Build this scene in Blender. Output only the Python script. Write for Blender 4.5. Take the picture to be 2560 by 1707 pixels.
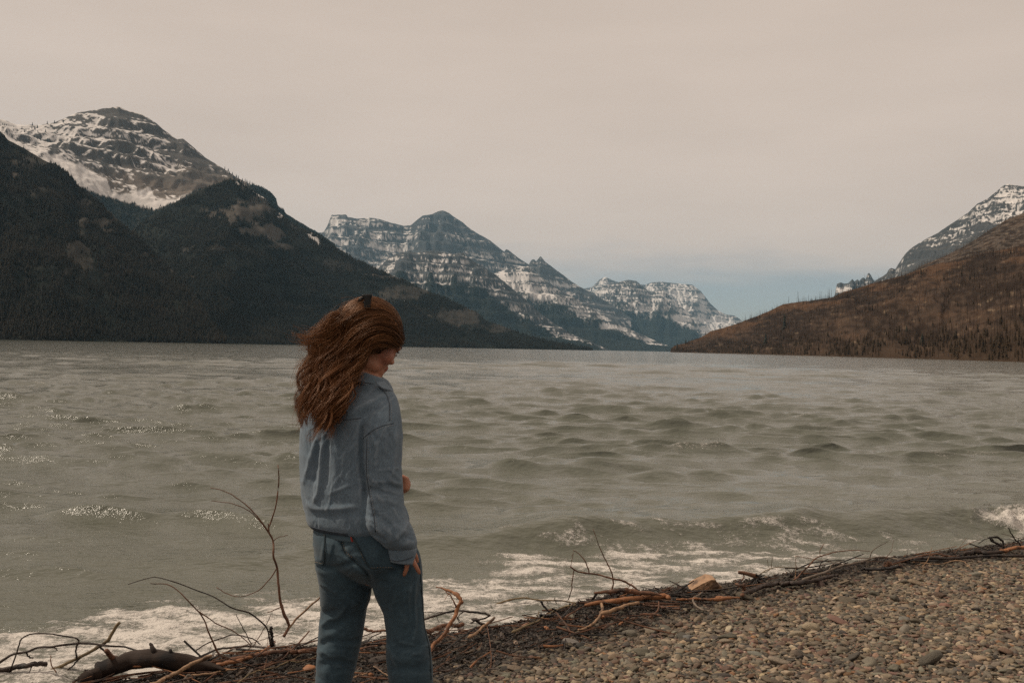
import bpy, bmesh, math, random
import numpy as np
from mathutils import Vector, Matrix, Euler
from mathutils.bvhtree import BVHTree

R = math.radians
scene = bpy.context.scene
for o in list(bpy.data.objects):
    bpy.data.objects.remove(o, do_unlink=True)
COL = scene.collection

# ------------------------------------------------------------------ camera
FP = 2560 * 35.0 / 36.0            # focal length in photograph pixels
CAM = Vector((0.0, 0.0, 1.75))
PITCH, ROLL = R(0.40), R(1.117)
cam_data = bpy.data.cameras.new('camera')
cam_data.lens = 35.0
cam_data.sensor_width = 36.0
cam_data.clip_start = 0.05
cam_data.clip_end = 80000
cam = bpy.data.objects.new('camera', cam_data)
CM = Matrix.Rotation(R(90) + PITCH, 3, 'X') @ Matrix.Rotation(ROLL, 3, 'Z')
cam.matrix_world = Matrix.Translation(CAM) @ CM.to_4x4()
COL.objects.link(cam)
scene.camera = cam

# ------------------------------------------------------------------ sky and sun
SUN_AZ, SUN_EL = R(-72), R(49)     # azimuth from the view direction (+Y), left is negative
SUNDIR = Vector((math.sin(SUN_AZ) * math.cos(SUN_EL), math.cos(SUN_AZ) * math.cos(SUN_EL), math.sin(SUN_EL)))
world = bpy.data.worlds.new('World')
scene.world = world
world.use_nodes = True
wt = world.node_tree
wt.nodes.clear()
def wn(t, **k):
    n = wt.nodes.new(t)
    for a, b in k.items():
        setattr(n, a, b)
    return n
sky = wn('ShaderNodeTexSky', sky_type='NISHITA', sun_disc=False, sun_elevation=SUN_EL, sun_rotation=SUN_AZ, altitude=1300.0, air_density=1.0, dust_density=1.0)
bg_sky = wn('ShaderNodeBackground'); bg_sky.inputs['Strength'].default_value = 0.055
wt.links.new(sky.outputs[0], bg_sky.inputs['Color'])
tc = wn('ShaderNodeTexCoord')
mp = wn('ShaderNodeMapping'); mp.inputs['Scale'].default_value = (2.2, 2.2, 13.0)
wt.links.new(tc.outputs['Generated'], mp.inputs['Vector'])
nz = wn('ShaderNodeTexNoise'); nz.inputs['Scale'].default_value = 1.6; nz.inputs['Detail'].default_value = 5.0; nz.inputs['Roughness'].default_value = 0.55
wt.links.new(mp.outputs[0], nz.inputs['Vector'])
sep = wn('ShaderNodeSeparateXYZ'); wt.links.new(tc.outputs['Generated'], sep.inputs[0])
m1 = wn('ShaderNodeMath', operation='MULTIPLY_ADD'); m1.inputs[1].default_value = 0.10; m1.inputs[2].default_value = -0.05
wt.links.new(nz.outputs[0], m1.inputs[0])
m2 = wn('ShaderNodeMath', operation='ADD'); wt.links.new(m1.outputs[0], m2.inputs[0]); wt.links.new(sep.outputs[2], m2.inputs[1])
veil = wn('ShaderNodeMapRange', interpolation_type='SMOOTHSTEP')
veil.inputs[1].default_value = 0.055; veil.inputs[2].default_value = 0.110; veil.inputs[3].default_value = 0.30; veil.inputs[4].default_value = 0.97
wt.links.new(m2.outputs[0], veil.inputs[0])
ramp = wn('ShaderNodeMix', data_type='RGBA')
ramp.inputs[6].default_value = (0.605, 0.491, 0.406, 1); ramp.inputs[7].default_value = (0.705, 0.577, 0.482, 1)
mp2 = wn('ShaderNodeMapping'); mp2.inputs['Scale'].default_value = (1.0, 1.0, 4.5)
wt.links.new(tc.outputs['Generated'], mp2.inputs['Vector'])
nz2 = wn('ShaderNodeTexNoise'); nz2.inputs['Scale'].default_value = 2.2; nz2.inputs['Detail'].default_value = 6.0
wt.links.new(mp2.outputs[0], nz2.inputs['Vector'])
ctr = wn('ShaderNodeMapRange'); ctr.inputs[1].default_value = 0.30; ctr.inputs[2].default_value = 0.70; wt.links.new(nz2.outputs[0], ctr.inputs[0])
wt.links.new(ctr.outputs[0], ramp.inputs[0])
bg_c = wn('ShaderNodeBackground'); bg_c.inputs['Strength'].default_value = 1.0
wt.links.new(ramp.outputs[2], bg_c.inputs['Color'])
mixw = wn('ShaderNodeMixShader')
wt.links.new(veil.outputs[0], mixw.inputs[0]); wt.links.new(bg_sky.outputs[0], mixw.inputs[1]); wt.links.new(bg_c.outputs[0], mixw.inputs[2])
outw = wn('ShaderNodeOutputWorld'); wt.links.new(mixw.outputs[0], outw.inputs['Surface'])

sd = bpy.data.lights.new('sun', 'SUN')
sd.energy = 3.2
sd.angle = R(2.2)
sd.color = (1.0, 0.86, 0.70)
sun = bpy.data.objects.new('sun', sd)
sun.rotation_euler = SUNDIR.to_track_quat('Z', 'Y').to_euler()
COL.objects.link(sun)

scene.view_settings.view_transform = 'Standard'
scene.view_settings.look = 'None'
scene.view_settings.exposure = 0.0
scene.view_settings.gamma = 1.0
scene.view_settings.use_curve_mapping = False
scene.render.engine = 'CYCLES'
scene.cycles.use_denoising = False
scene.cycles.max_bounces = 6
scene.cycles.diffuse_bounces = 3
scene.cycles.glossy_bounces = 3
scene.cycles.transparent_max_bounces = 6
scene.cycles.volume_bounces = 1
scene.cycles.sample_clamp_indirect = 3.0
scene.cycles.sample_clamp_direct = 5.0

# ------------------------------------------------------------------ helpers
rng = np.random.RandomState(7)
random.seed(7)

def ray(u, v):
    """world direction through photograph pixel (u, v) of 2560 x 1707"""
    return CM @ Vector(((u - 1280) / FP, -(v - 853.5) / FP, -1.0))
def at(u, v, Y):
    d = ray(u, v)
    return CAM + d * (Y / d.y)
def rays(u, v):
    u = np.asarray(u, float); v = np.asarray(v, float)
    L = np.stack([(u - 1280) / FP, -(v - 853.5) / FP, -np.ones_like(u)], -1)
    return L @ np.array(CM).T
CMI = np.array(CM)
def project(P):
    L = (np.asarray(P) - np.array(CAM)) @ CMI
    z = np.where(-L[..., 2] > 1e-6, -L[..., 2], 1e-6)
    return 1280 + FP * L[..., 0] / z, 853.5 - FP * L[..., 1] / z, -L[..., 2]
def crop(ox, oy, s):
    """pixels read in an enlarged view of the photograph -> photograph pixels"""
    return lambda pts: [(ox + p[0] / s, oy + p[1] / s) + tuple(p[2:]) for p in pts]
K4 = crop(0, 240, 2.45); K5 = crop(740, 500, 2.0276); K6 = crop(1640, 440, 2.5565)
KA = crop(0, 1140, 2.765); K3 = crop(700, 1340, 4.273); KB = crop(1000, 1300, 3.853)
KC = crop(1400, 1280, 3.672); KD = crop(1960, 1240, 3.358)
VS = 2560 / 2352.0
def KV(pts):
    return [(p[0] * VS, p[1] * VS) + tuple(p[2:]) for p in pts]

_perm = np.random.RandomState(3).permutation(4096)
_ga = np.random.RandomState(4).rand(4096) * 2 * np.pi
_gx, _gy = np.cos(_ga), np.sin(_ga)
def perlin(x, y, seed=0):
    x = np.asarray(x, float); y = np.asarray(y, float)
    xi = np.floor(x).astype(np.int64); yi = np.floor(y).astype(np.int64)
    fx = x - xi; fy = y - yi
    ux = fx * fx * fx * (fx * (fx * 6 - 15) + 10); uy = fy * fy * fy * (fy * (fy * 6 - 15) + 10)
    def g(ix, iy, dx, dy):
        h = _perm[(_perm[(ix + seed * 131) & 4095] + iy) & 4095]
        return _gx[h] * dx + _gy[h] * dy
    a = g(xi, yi, fx, fy); b = g(xi + 1, yi, fx - 1, fy)
    c = g(xi, yi + 1, fx, fy - 1); d = g(xi + 1, yi + 1, fx - 1, fy - 1)
    return (a + (b - a) * ux + (c + (d - c) * ux - a - (b - a) * ux) * uy) * 1.5
def fbm(x, y, o=5, seed=0, gain=0.5):
    s = 0; a = 1; n = 0
    for i in range(o):
        s = s + a * perlin(x * 2 ** i, y * 2 ** i, seed + i * 7); n += a; a *= gain
    return s / n
def ridged(x, y, o=5, seed=0, gain=0.5):
    s = 0; a = 1; n = 0
    for i in range(o):
        s = s + a * (1 - np.abs(perlin(x * 2 ** i, y * 2 ** i, seed + i * 7)) * 1.6); n += a; a *= gain
    return s / n
def sstep(a, b, x):
    t = np.clip((x - a) / (b - a), 0, 1)
    return t * t * (3 - 2 * t)
def lerp(a, b, t):
    return a + (b - a) * t
def interp(pts, u, k=1):
    p = sorted(pts)
    return np.interp(u, [q[0] for q in p], [q[k] for q in p])

def link(o, parent=None):
    COL.objects.link(o)
    if parent is not None:
        o.parent = parent
        o.matrix_parent_inverse = Matrix.Identity(4)
    return o
def tag(o, label=None, cat=None, group=None, kind=None):
    if label: o['label'] = label
    if cat: o['category'] = cat
    if group: o['group'] = group
    if kind: o['kind'] = kind
    return o
def mesh_np(name, verts, faces, smooth=True):
    """faces: int array (n,3) or (n,4)"""
    me = bpy.data.meshes.new(name)
    verts = np.ascontiguousarray(verts, dtype=np.float32); faces = np.ascontiguousarray(faces, dtype=np.int32)
    n, k = faces.shape
    me.vertices.add(len(verts)); me.vertices.foreach_set('co', verts.ravel())
    me.loops.add(n * k); me.loops.foreach_set('vertex_index', faces.ravel())
    me.polygons.add(n)
    me.polygons.foreach_set('loop_start', np.arange(0, n * k, k, dtype=np.int32))
    if smooth:
        me.polygons.foreach_set('use_smooth', np.ones(n, dtype=bool))
    me.update(calc_edges=True)
    return me
def set_col(me, col, name='col'):
    a = me.attributes.new(name, 'FLOAT_COLOR', 'POINT')
    c = np.ones((len(me.vertices), 4), np.float32); c[:, :3] = col
    a.data.foreach_set('color', c.ravel())
def set_float(me, val, name):
    a = me.attributes.new(name, 'FLOAT', 'POINT')
    a.data.foreach_set('value', np.ascontiguousarray(val, np.float32).ravel())
def grid_faces(nr, nc):
    i = np.arange(nr - 1)[:, None] * nc + np.arange(nc - 1)[None, :]
    return np.stack([i, i + 1, i + nc + 1, i + nc], -1).reshape(-1, 4)
def obj(name, me, mat=None, parent=None, origin=None):
    """one mesh object; its vertices are given in world space, origin moves its pivot there"""
    if mat is not None:
        me.materials.clear(); me.materials.append(mat)
    o = bpy.data.objects.new(name, me)
    base = Vector((0, 0, 0))
    if parent is not None:
        base = Vector(parent.get('_o', (0, 0, 0)))
    org = Vector(origin) if origin is not None else base
    if origin is not None or parent is not None:
        me.transform(Matrix.Translation(-org))
    o['_o'] = tuple(org)
    link(o, parent)
    o.location = org - base
    return o

# ------------------------------------------------------------------ material helper
class NT:
    def __init__(self, name):
        self.m = bpy.data.materials.new(name); self.m.use_nodes = True
        self.t = self.m.node_tree
        self.b = self.t.nodes['Principled BSDF']
        self.out = self.t.nodes['Material Output']
    def n(self, t, ins=None, **k):
        x = self.t.nodes.new(t)
        for a, b in k.items(): setattr(x, a, b)
        for a, b in (ins or {}).items(): self.put(x, a, b)
        return x
    def put(self, node, sock, val):
        s = node.inputs[sock]
        if isinstance(val, bpy.types.NodeSocket): self.t.links.new(val, s)
        elif hasattr(val, 'outputs'): self.t.links.new(val.outputs[0], s)
        else:
            if s.type == 'RGBA' and len(val) == 3: val = tuple(val) + (1,)
            s.default_value = val
    def mix(self, f, a, b, bt='MIX'):
        x = self.n('ShaderNodeMix', data_type='RGBA', blend_type=bt)
        self.put(x, 0, f); self.put(x, 6, a); self.put(x, 7, b)
        return x.outputs[2]
    def math(self, op, a, b=0.0, c=None):
        x = self.n('ShaderNodeMath', operation=op); self.put(x, 0, a); self.put(x, 1, b)
        if c is not None: self.put(x, 2, c)
        return x.outputs[0]
    def rng(self, v, a, b, c=0.0, d=1.0, smooth=False):
        x = self.n('ShaderNodeMapRange', interpolation_type='SMOOTHSTEP' if smooth else 'LINEAR')
        for i, q in enumerate((v, a, b, c, d)): self.put(x, i, q)
        return x.outputs[0]
    def attr(self, name, kind='GEOMETRY'):
        return self.n('ShaderNodeAttribute', attribute_name=name, attribute_type=kind)
    def noise(self, scale, detail=4.0, vec=None, rough=0.55, stretch=None, dist=0.0):
        if vec is None:
            vec = self.n('ShaderNodeTexCoord').outputs['Object']
        if stretch:
            mp = self.n('ShaderNodeMapping'); self.put(mp, 'Vector', vec); mp.inputs['Scale'].default_value = stretch; vec = mp.outputs[0]
        x = self.n('ShaderNodeTexNoise'); self.put(x, 'Vector', vec)
        x.inputs['Scale'].default_value = scale; x.inputs['Detail'].default_value = detail; x.inputs['Roughness'].default_value = rough; x.inputs['Distortion'].default_value = dist
        return x.outputs[0]
    def bump(self, h, strength=0.5, dist=0.01, normal=None):
        x = self.n('ShaderNodeBump'); x.inputs['Strength'].default_value = strength; x.inputs['Distance'].default_value = dist
        self.put(x, 'Height', h)
        if normal is not None: self.put(x, 'Normal', normal)
        return x.outputs[0]
    def set(self, **k):
        for a, b in k.items(): self.put(self.b, a.replace('_', ' '), b)
        return self

def simple(name, c1, c2, scale=6.0, rough=0.8, bump=0.3, bdist=0.004, stretch=None, spec=0.3, detail=5.0):
    m = NT(name)
    n = m.noise(scale, detail, stretch=stretch)
    m.set(Base_Color=m.mix(m.rng(n, 0.3, 0.7), c1, c2), Roughness=rough, Specular_IOR_Level=spec)
    if bump:
        m.set(Normal=m.bump(m.noise(scale * 4, 4, stretch=stretch), bump, bdist))
    return m.m

def scatter(name, pts, scl, rot, col, idx, protos):
    """stuff: one object whose points each carry one of the prototype meshes"""
    coll = bpy.data.collections.new(name + '_shapes')
    for i, me in enumerate(protos):
        po = bpy.data.objects.new('%s_shape_%02d' % (name, i), me)
        coll.objects.link(po)
    n = len(pts)
    me = bpy.data.meshes.new(name)
    me.vertices.add(n); me.vertices.foreach_set('co', np.ascontiguousarray(pts, np.float32).ravel())
    for nm, ty, key, val in (('iscale', 'FLOAT_VECTOR', 'vector', scl), ('irot', 'FLOAT_VECTOR', 'vector', rot), ('iidx', 'INT', 'value', idx)):
        a = me.attributes.new(nm, ty, 'POINT')
        a.data.foreach_set(key, np.ascontiguousarray(val, np.int32 if ty == 'INT' else np.float32).ravel())
    set_col(me, col, 'icol')
    ng = bpy.data.node_groups.new(name + '_nodes', 'GeometryNodeTree')
    ng.interface.new_socket('Geometry', in_out='INPUT', socket_type='NodeSocketGeometry')
    ng.interface.new_socket('Geometry', in_out='OUTPUT', socket_type='NodeSocketGeometry')
    N = ng.nodes
    gi = N.new('NodeGroupInput'); go = N.new('NodeGroupOutput')
    ci = N.new('GeometryNodeCollectionInfo'); ci.inputs[0].default_value = coll; ci.inputs['Separate Children'].default_value = True; ci.inputs['Reset Children'].default_value = True
    ip = N.new('GeometryNodeInstanceOnPoints'); ip.inputs['Pick Instance'].default_value = True
    def na(nm, ty):
        x = N.new('GeometryNodeInputNamedAttribute'); x.data_type = ty; x.inputs['Name'].default_value = nm
        return x.outputs['Attribute']
    er = N.new('FunctionNodeEulerToRotation')
    L = ng.links.new
    L(gi.outputs[0], ip.inputs['Points']); L(ci.outputs[0], ip.inputs['Instance'])
    L(na('iidx', 'INT'), ip.inputs['Instance Index'])
    L(na('irot', 'FLOAT_VECTOR'), er.inputs[0]); L(er.outputs[0], ip.inputs['Rotation'])
    L(na('iscale', 'FLOAT_VECTOR'), ip.inputs['Scale'])
    L(ip.outputs[0], go.inputs[0])
    o = bpy.data.objects.new(name, me)
    md = o.modifiers.new('scatter', 'NODES'); md.node_group = ng
    COL.objects.link(o)
    return o

# ================================================================== mountains
def terrain_mat(name, scale, bump=0.5, bdist=4.0):
    m = NT(name)
    a = m.attr('col')
    n1 = m.noise(scale, 6, rough=0.65); 
    c = m.mix(1.0, a.outputs['Color'], m.mix(m.rng(n1, 0.25, 0.75), (0.72, 0.72, 0.72), (1.28, 1.28, 1.28)), 'MULTIPLY')
    m.set(Base_Color=c, Roughness=0.95, Specular_IOR_Level=0.05, Normal=m.bump(m.noise(scale * 2.2, 5, rough=0.7), bump, bdist))
    return m.m

ROCK = np.array((0.110, 0.094, 0.080)); ROCK2 = np.array((0.160, 0.132, 0.110)); ROCKD = np.array((0.060, 0.058, 0.056))
SNOW = np.array((0.54, 0.515, 0.495)); FOREST = np.array((0.011, 0.013, 0.010)); FOREST2 = np.array((0.024, 0.022, 0.015)); SCREE = np.array((0.070, 0.060, 0.051))
def cmix(a, b, m):
    return a + (b - a) * m[..., None]

def terrain(name, sky_px, Dr, base_px, Db, nu, nt, style, label, prof=1.15, back=0.45, jag=0.0, z0=False, umin=None, umax=None, mat=None, seed=0, trows=1.0):
    sky_px = sorted(sky_px)
    u = np.linspace(sky_px[0][0] if umin is None else umin, sky_px[-1][0] if umax is None else umax, nu)
    v = interp(sky_px, u)
    if jag:
        v = v + jag * (fbm(u * 0.06, u * 0 + seed, 4, seed) )
    def dist(d):
        return interp(d, u) if isinstance(d, list) else np.full(nu, float(d))
    D1 = dist(Dr); D0 = dist(Db)
    r = rays(u, v); r = r / np.hypot(r[:, 0], r[:, 1])[:, None]
    az = np.arctan2(r[:, 0], r[:, 1])
    H1 = CAM.z + r[:, 2] * D1
    if z0:
        H0 = np.full(nu, -6.0)
    else:
        r0 = rays(u, interp(base_px, u)); r0 = r0 / np.hypot(r0[:, 0], r0[:, 1])[:, None]
        H0 = CAM.z + r0[:, 2] * D0
    tf = np.linspace(0, 1, nt) ** trows
    tb = np.linspace(0, 1, 14)[1:]
    t = np.concatenate([tf, 1 + tb * back])
    T = t[:, None] * np.ones(nu)[None, :]
    Dm = D0[None] + (D1 - D0)[None] * T
    span = H1 - H0
    h = np.where(T <= 1, H0 + span * np.clip(T, 0, 1) ** prof, H1 - span * 1.25 * (T - 1) / max(back, .01) * (0.35 + 0.65 * np.clip((T - 1) / back, 0, 1)))
    X = np.sin(az)[None] * Dm; Y = np.cos(az)[None] * Dm
    lat = az[None] * D1.mean() * np.ones_like(T)
    U = u[None] * np.ones_like(T)
    g = dict(X=X, Y=Y, h=h, T=T, U=U, lat=lat, D=Dm, H0=H0[None] * np.ones_like(T), H1=H1[None] * np.ones_like(T), span=span[None] * np.ones_like(T), az=az, seed=seed)
    ridge_el = (H1 - CAM.z) / D1
    def finish_h(h):
        lim = CAM.z + (ridge_el * 0.998)[None] * Dm - (1 - np.clip(T, 0, 1)) * span[None] * 0.012
        f = T < 1
        h = np.where(f, np.minimum(h, lim), h)
        i = nt - 1
        h[i] = H1
        return h
    g['finish'] = finish_h
    def vpx(h):
        return project(np.stack([X, Y, h], -1))[1]
    g['vpx'] = vpx
    h, col, forest = style(g)
    V = np.stack([X, Y, h], -1)
    me = mesh_np(name, V.reshape(-1, 3), grid_faces(len(t), nu)[:, ::-1])
    set_col(me, col.reshape(-1, 3))
    org = V[0, nu // 2]
    o = obj(name, me, mat, origin=(float(org[0]), float(org[1]), 0))
    tag(o, label, None, None, 'structure')
    return o, dict(V=V, forest=forest, nt=nt)

def slope_of(g, h):
    dr = np.abs(np.gradient(g['D'], axis=0)) + 1e-3
    dh_t = np.gradient(h, axis=0) / dr
    dl = np.abs(np.gradient(g['lat'], axis=1)) + 1e-3
    dh_l = np.gradient(h, axis=1) / dl
    return dh_t, dh_l
def terrace(h, p, k, warp):
    q = (h + warp) / p
    f = q - np.floor(q)
    s = np.floor(q) + sstep(0.5 - 0.5 / k, 0.5 + 0.5 / k, f)
    return s * p - warp, f

# ---- snowy peak at the left ---------------------------------------------------
def st_peak(g):
    L, T, h = g['lat'], g['T'], g['h']
    m = np.clip(T, 0, 1); mk = np.clip(4 * m * (1 - m), 0, 1) ** 0.7
    w = fbm(L / 900, m * 2.2, 4, 11)
    rg = ridged(L / 620 + w * 0.5, m * 1.0 + w * 0.25, 5, 21)
    fine = ridged(L / 150 + w, m * 4.0, 4, 31)
    hh = h + g['span'] * mk * (0.20 * (rg - 0.62) + 0.035 * (fine - 0.6))
    warp = 60 * fbm(L / 700, m * 2, 3, 41) + L * 0.10
    ht, f = terrace(hh, 92.0, 2.2, warp)
    cl = sstep(0.22, 0.45, m) * (1 - sstep(0.90, 1.0, m))
    hh = lerp(hh, ht, 0.45 * cl * (T <= 1)) + 7 * mk * fbm(L / 28, hh / 30, 4, 43) * (T <= 1)
    hh = g['finish'](hh)
    vp = g['vpx'](hh); U = g['U']
    dt, dl = slope_of(g, hh)
    n = 0.6 * fbm(L / 55, hh / 40, 4, 51) + 0.55 * fbm((L + hh * .9) / 22, (hh - L * .25) / 40, 4, 53); n2 = fbm(L / 300, hh / 150, 4, 61)
    strata = fbm(L / 1500, (hh + warp) / 26, 4, 71)
    streak = fbm(L / 14, hh / 180, 3, 72)
    col = cmix(ROCK[None, None] * np.ones(h.shape + (3,)), ROCK2, np.clip(0.45 + strata * 1.1 + n * 0.4 + streak * .35, 0, 1))
    # greyer, darker upper pyramid
    up = sstep(470, 400, vp + n2 * 40)
    col = cmix(col, ROCKD, 0.8 * up)
    ledge = 1 - sstep(0.35, 1.15, dt)
    gul = 1 - sstep(0.36, 0.62, rg)
    topw = interp(K4([(0, 1.0), (300, .85), (480, .7), (730, .42), (900, .46), (1000, .30), (1085, .05), (1200, -.12), (1500, -.25), (1960, -.3)]), U) 
    topw = np.interp(U[0], [p[0] for p in K4([(0, 0), (300, 0), (480, 0), (730, 0), (900, 0), (1000, 0), (1085, 0), (1200, 0), (1500, 0), (1960, 0)])], [0.34, .28, .22, .14, .20, .10, -.05, -.14, -.20, -.1])[None] * np.ones_like(U)
    hi = sstep(560, 420, vp)
    s = topw * hi + 0.42 * ledge + 0.30 * gul * hi + 0.62 * n + 0.40 * n2 - 0.62 + .40 * fbm(L / 420, (hh + warp) / 13, 4, 73) + .32 * fbm((L - hh * 1.1) / 24, (hh + L * .4) / 190, 4, 74) * sstep(470, 380, vp)
    s = s + 0.22 * sstep(.30, .5, f) * (1 - sstep(.6, .8, f)) 
    snow = sstep(0.0, 0.08, s)
    # snowfield apron under the cliffs
    top = interp(K4([(150, 330), (250, 375), (340, 350), (420, 400), (520, 430), (560, 460), (660, 500), (690, 580), (740, 610), (820, 590), (930, 560), (960, 635), (1080, 625), (1150, 610), (1250, 580)]), U)
    bot = interp(K4([(150, 345), (250, 395), (400, 490), (470, 545), (600, 600), (740, 640), (860, 672), (950, 700), (1080, 650), (1150, 612), (1250, 560)]), U)
    nn = 9 * fbm(U / 14, vp / 14, 3, 81)
    ap = sstep(-4, 3, vp - top + nn) * (1 - sstep(-3, 3, vp - bot + nn * 0.6))
    snow = np.maximum(snow, ap * (U < K4([(1250, 0)])[0][0]))
    below = sstep(-2, 4, vp - bot + nn * 0.5)
    edge = interp(K4([(0, 60), (1000, 60), (1400, 75), (1500, 22), (1960, 16)]), U) / 2.45
    skyv = interp(K4(SKY_C), U)
    flank = (U > K4([(1380, 0)])[0][0]) * sstep(0.05, 0.25, n + n2 * .6 + .12)
    col = cmix(col, SNOW, snow * (1 - below * .95))
    fm = np.clip(below * (1 - 0.25 * sstep(.1, .3, n)) , 0, 1)
    col = cmix(col, FOREST * 1.15, fm)
    fr = fm * sstep(0.0, 0.02, T) * (T < 0.99)
    # sparse trees on the descending right shoulder and on the far left shoulder
    fr = np.maximum(fr, 0.10 * sstep(1330, 1500, U * 2.45) * (T > .8) * (T < 1.0))
    fr = np.maximum(fr, 0.03 * (1 - sstep(250, 420, U * 2.45)) * (T > .55) * (T < .93))
    return hh, col, fr
SKY_C = [(-300, 60), (0, 140), (100, 175), (140, 178), (250, 178), (300, 170), (330, 165), (400, 135), (470, 103), (550, 92), (620, 80), (690, 70), (730, 63), (765, 85), (800, 95), (850, 105), (900, 130), (960, 170), (1000, 205), (1040, 235), (1085, 265), (1120, 262), (1150, 285), (1180, 310), (1220, 345), (1260, 380), (1320, 415), (1400, 465), (1450, 500), (1500, 525), (1560, 555), (1620, 580), (1660, 610), (1690, 645), (1700, 690), (1735, 705), (1750, 740), (1800, 770), (1850, 800), (1900, 830), (1960, 862), (2050, 925)]
BASE_C = [(-300, 330), (0, 330), (250, 440), (480, 660), (700, 860), (820, 900), (960, 850), (1200, 720), (1420, 640), (1700, 800), (1960, 910), (2050, 960)]
M_TER = terrain_mat('mountain_rock', 0.02)
M_FAR = terrain_mat('far_mountain_rock', 0.008, 0.4, 8.0)
M_BURN = terrain_mat('burnt_hillside', 0.05, 0.6, 2.0)
peak, G_PEAK = terrain('mountain_snow_peak', K4(SKY_C), 5400, K4(BASE_C), 4100, 360, 240, st_peak, 'tall snow streaked rocky peak rising at the left of the lake', prof=0.95, jag=1.6, mat=M_TER, seed=1)

# ---- forested slopes --------------------------------------------------------------
def forested(Lg, amp, rockn, seed, rocks=(), warm=0.0, hue=FOREST, hue2=FOREST2, snowline=None, ground=None, rockc=None):
    def st(g):
        L, T, h = g['lat'], g['T'], g['h']
        m = np.clip(T, 0, 1); mk = np.clip(4 * m * (1 - m), 0, 1) ** 0.8
        w = fbm(L / (Lg * 1.6), m * 1.6, 4, seed)
        rg = ridged(L / Lg + w * 0.6, m * 0.9 + w * 0.3, 5, seed + 9)
        fine = fbm(L / (Lg * .12), m * 14, 4, seed + 19)
        hh = h + g['span'] * mk * (amp * (rg - 0.62)) + 6 * fine * mk
        hh = g['finish'](hh)
        vp = g['vpx'](hh); U = g['U']
        n = fbm(L / (Lg * .45) + w, hh / 120, 5, seed + 29); n2 = fbm(L / (Lg * .12), hh / 40, 4, seed + 39)
        col = cmix(hue[None, None] * np.ones(h.shape + (3,)), hue2, sstep(-0.35, 0.45, n + n2 * 0.5))
        rk = sstep(rockn, rockn + 0.22, n * 0.8 + n2 * 0.55 + 0.28 * (rg - .6) + 0.12 * sstep(.35, .9, m))
        for (pu, pv, ru, rv, st_) in rocks:
            e = ((U - pu) / ru) ** 2 + ((vp - pv) / rv) ** 2
            rk = np.maximum(rk, st_ * sstep(1.0, 0.35, e + 1.6 * n2 + 0.9 * n + .5 * fbm(L / 11, hh / 60, 3, seed + 59)))
        rc = cmix((SCREE if rockc is None else rockc)[None, None] * np.ones(h.shape + (3,)), ROCK, np.clip(.5 + 1.2 * fbm(L / 20, hh / 130, 4, seed + 49), 0, 1))
        col = cmix(col, rc, rk * 0.80)
        fr = np.clip(1 - 1.35 * rk, 0, 1) * (T < 0.985) * (.12 + sstep(-.25, .2, n + n2 * .7))
        if snowline:
            s = sstep(.12, .22, n2 * 0.9 + n * 0.4 + snowline(U, vp))
            col = cmix(col, SNOW, s); fr = fr * (1 - s)
        return hh, col, fr
    return st

def q4(x, y, rx, ry, s=1.0):
    p = K4([(x, y)])[0]
    return (p[0], p[1], rx / 2.45, ry / 2.45, s)
def snow_B(U, vp):
    x = U * 2.45; y = (vp - 240) * 2.45
    sk = interp(SKY_B, x)
    d = y - sk
    return -0.75 + 0.72 * sstep(1380, 1460, x) * (1 - sstep(1950, 2100, x)) * sstep(130, 30, d) 
SKY_B = [(560, 1010), (700, 900), (820, 815), (880, 770), (960, 706), (1080, 650), (1200, 588), (1300, 545), (1380, 520), (1420, 508), (1450, 512), (1500, 545), (1560, 590), (1620, 625), (1700, 705), (1745, 745), (1800, 778), (1850, 805), (1900, 832), (1960, 862)]
S5 = [(0, 105), (60, 150), (140, 200), (220, 250), (300, 300), (400, 345), (480, 380), (560, 410), (640, 450), (740, 490), (800, 520), (860, 545), (920, 570), (960, 608), (1050, 640), (1150, 680), (1250, 705), (1350, 725), (1430, 742), (1480, 753), (1512, 763)]
skyB = K4(SKY_B) + [p for p in K5(S5) if p[0] > 802]
rocksB = [q4(1480, 730, 230, 70, .95), q4(1600, 830, 180, 55, .9), q4(1720, 930, 90, 25, .7), q4(1300, 940, 130, 30, .55), q4(1150, 930, 80, 26, .45), q4(1500, 560, 60, 30, .5), q4(1600, 640, 120, 40, .6), q4(1180, 1290, 60, 30, .3)]
def r5(x, y, rx, ry, s=1.0):
    p = K5([(x, y)])[0]; return (p[0], p[1], rx / 2.03, ry / 2.03, s)
rocksB += [r5(560, 480, 120, 40, .55), r5(780, 590, 150, 45, .6), r5(880, 570, 60, 25, .6), r5(240, 330, 110, 40, .35), r5(1000, 650, 120, 20, .4)]
shoreB = [(0, 1500), (400, 1700), (700, 2300), (1000, 2900), (1300, 3500), (1500, 4200)]
ridgeB = [(220, 2900), (600, 3500), (800, 3700), (1100, 3800), (1300, 3900), (1500, 4260)]
hillB, G_B = terrain('mountain_forested_cone', skyB, ridgeB, None, shoreB, 400, 180, forested(520, 0.22, 0.34, 100, rocksB, snowline=snow_B), 'dark forested cone of a foothill sloping right down to the lake', prof=1.12, z0=True, mat=M_TER, jag=1.0)

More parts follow.
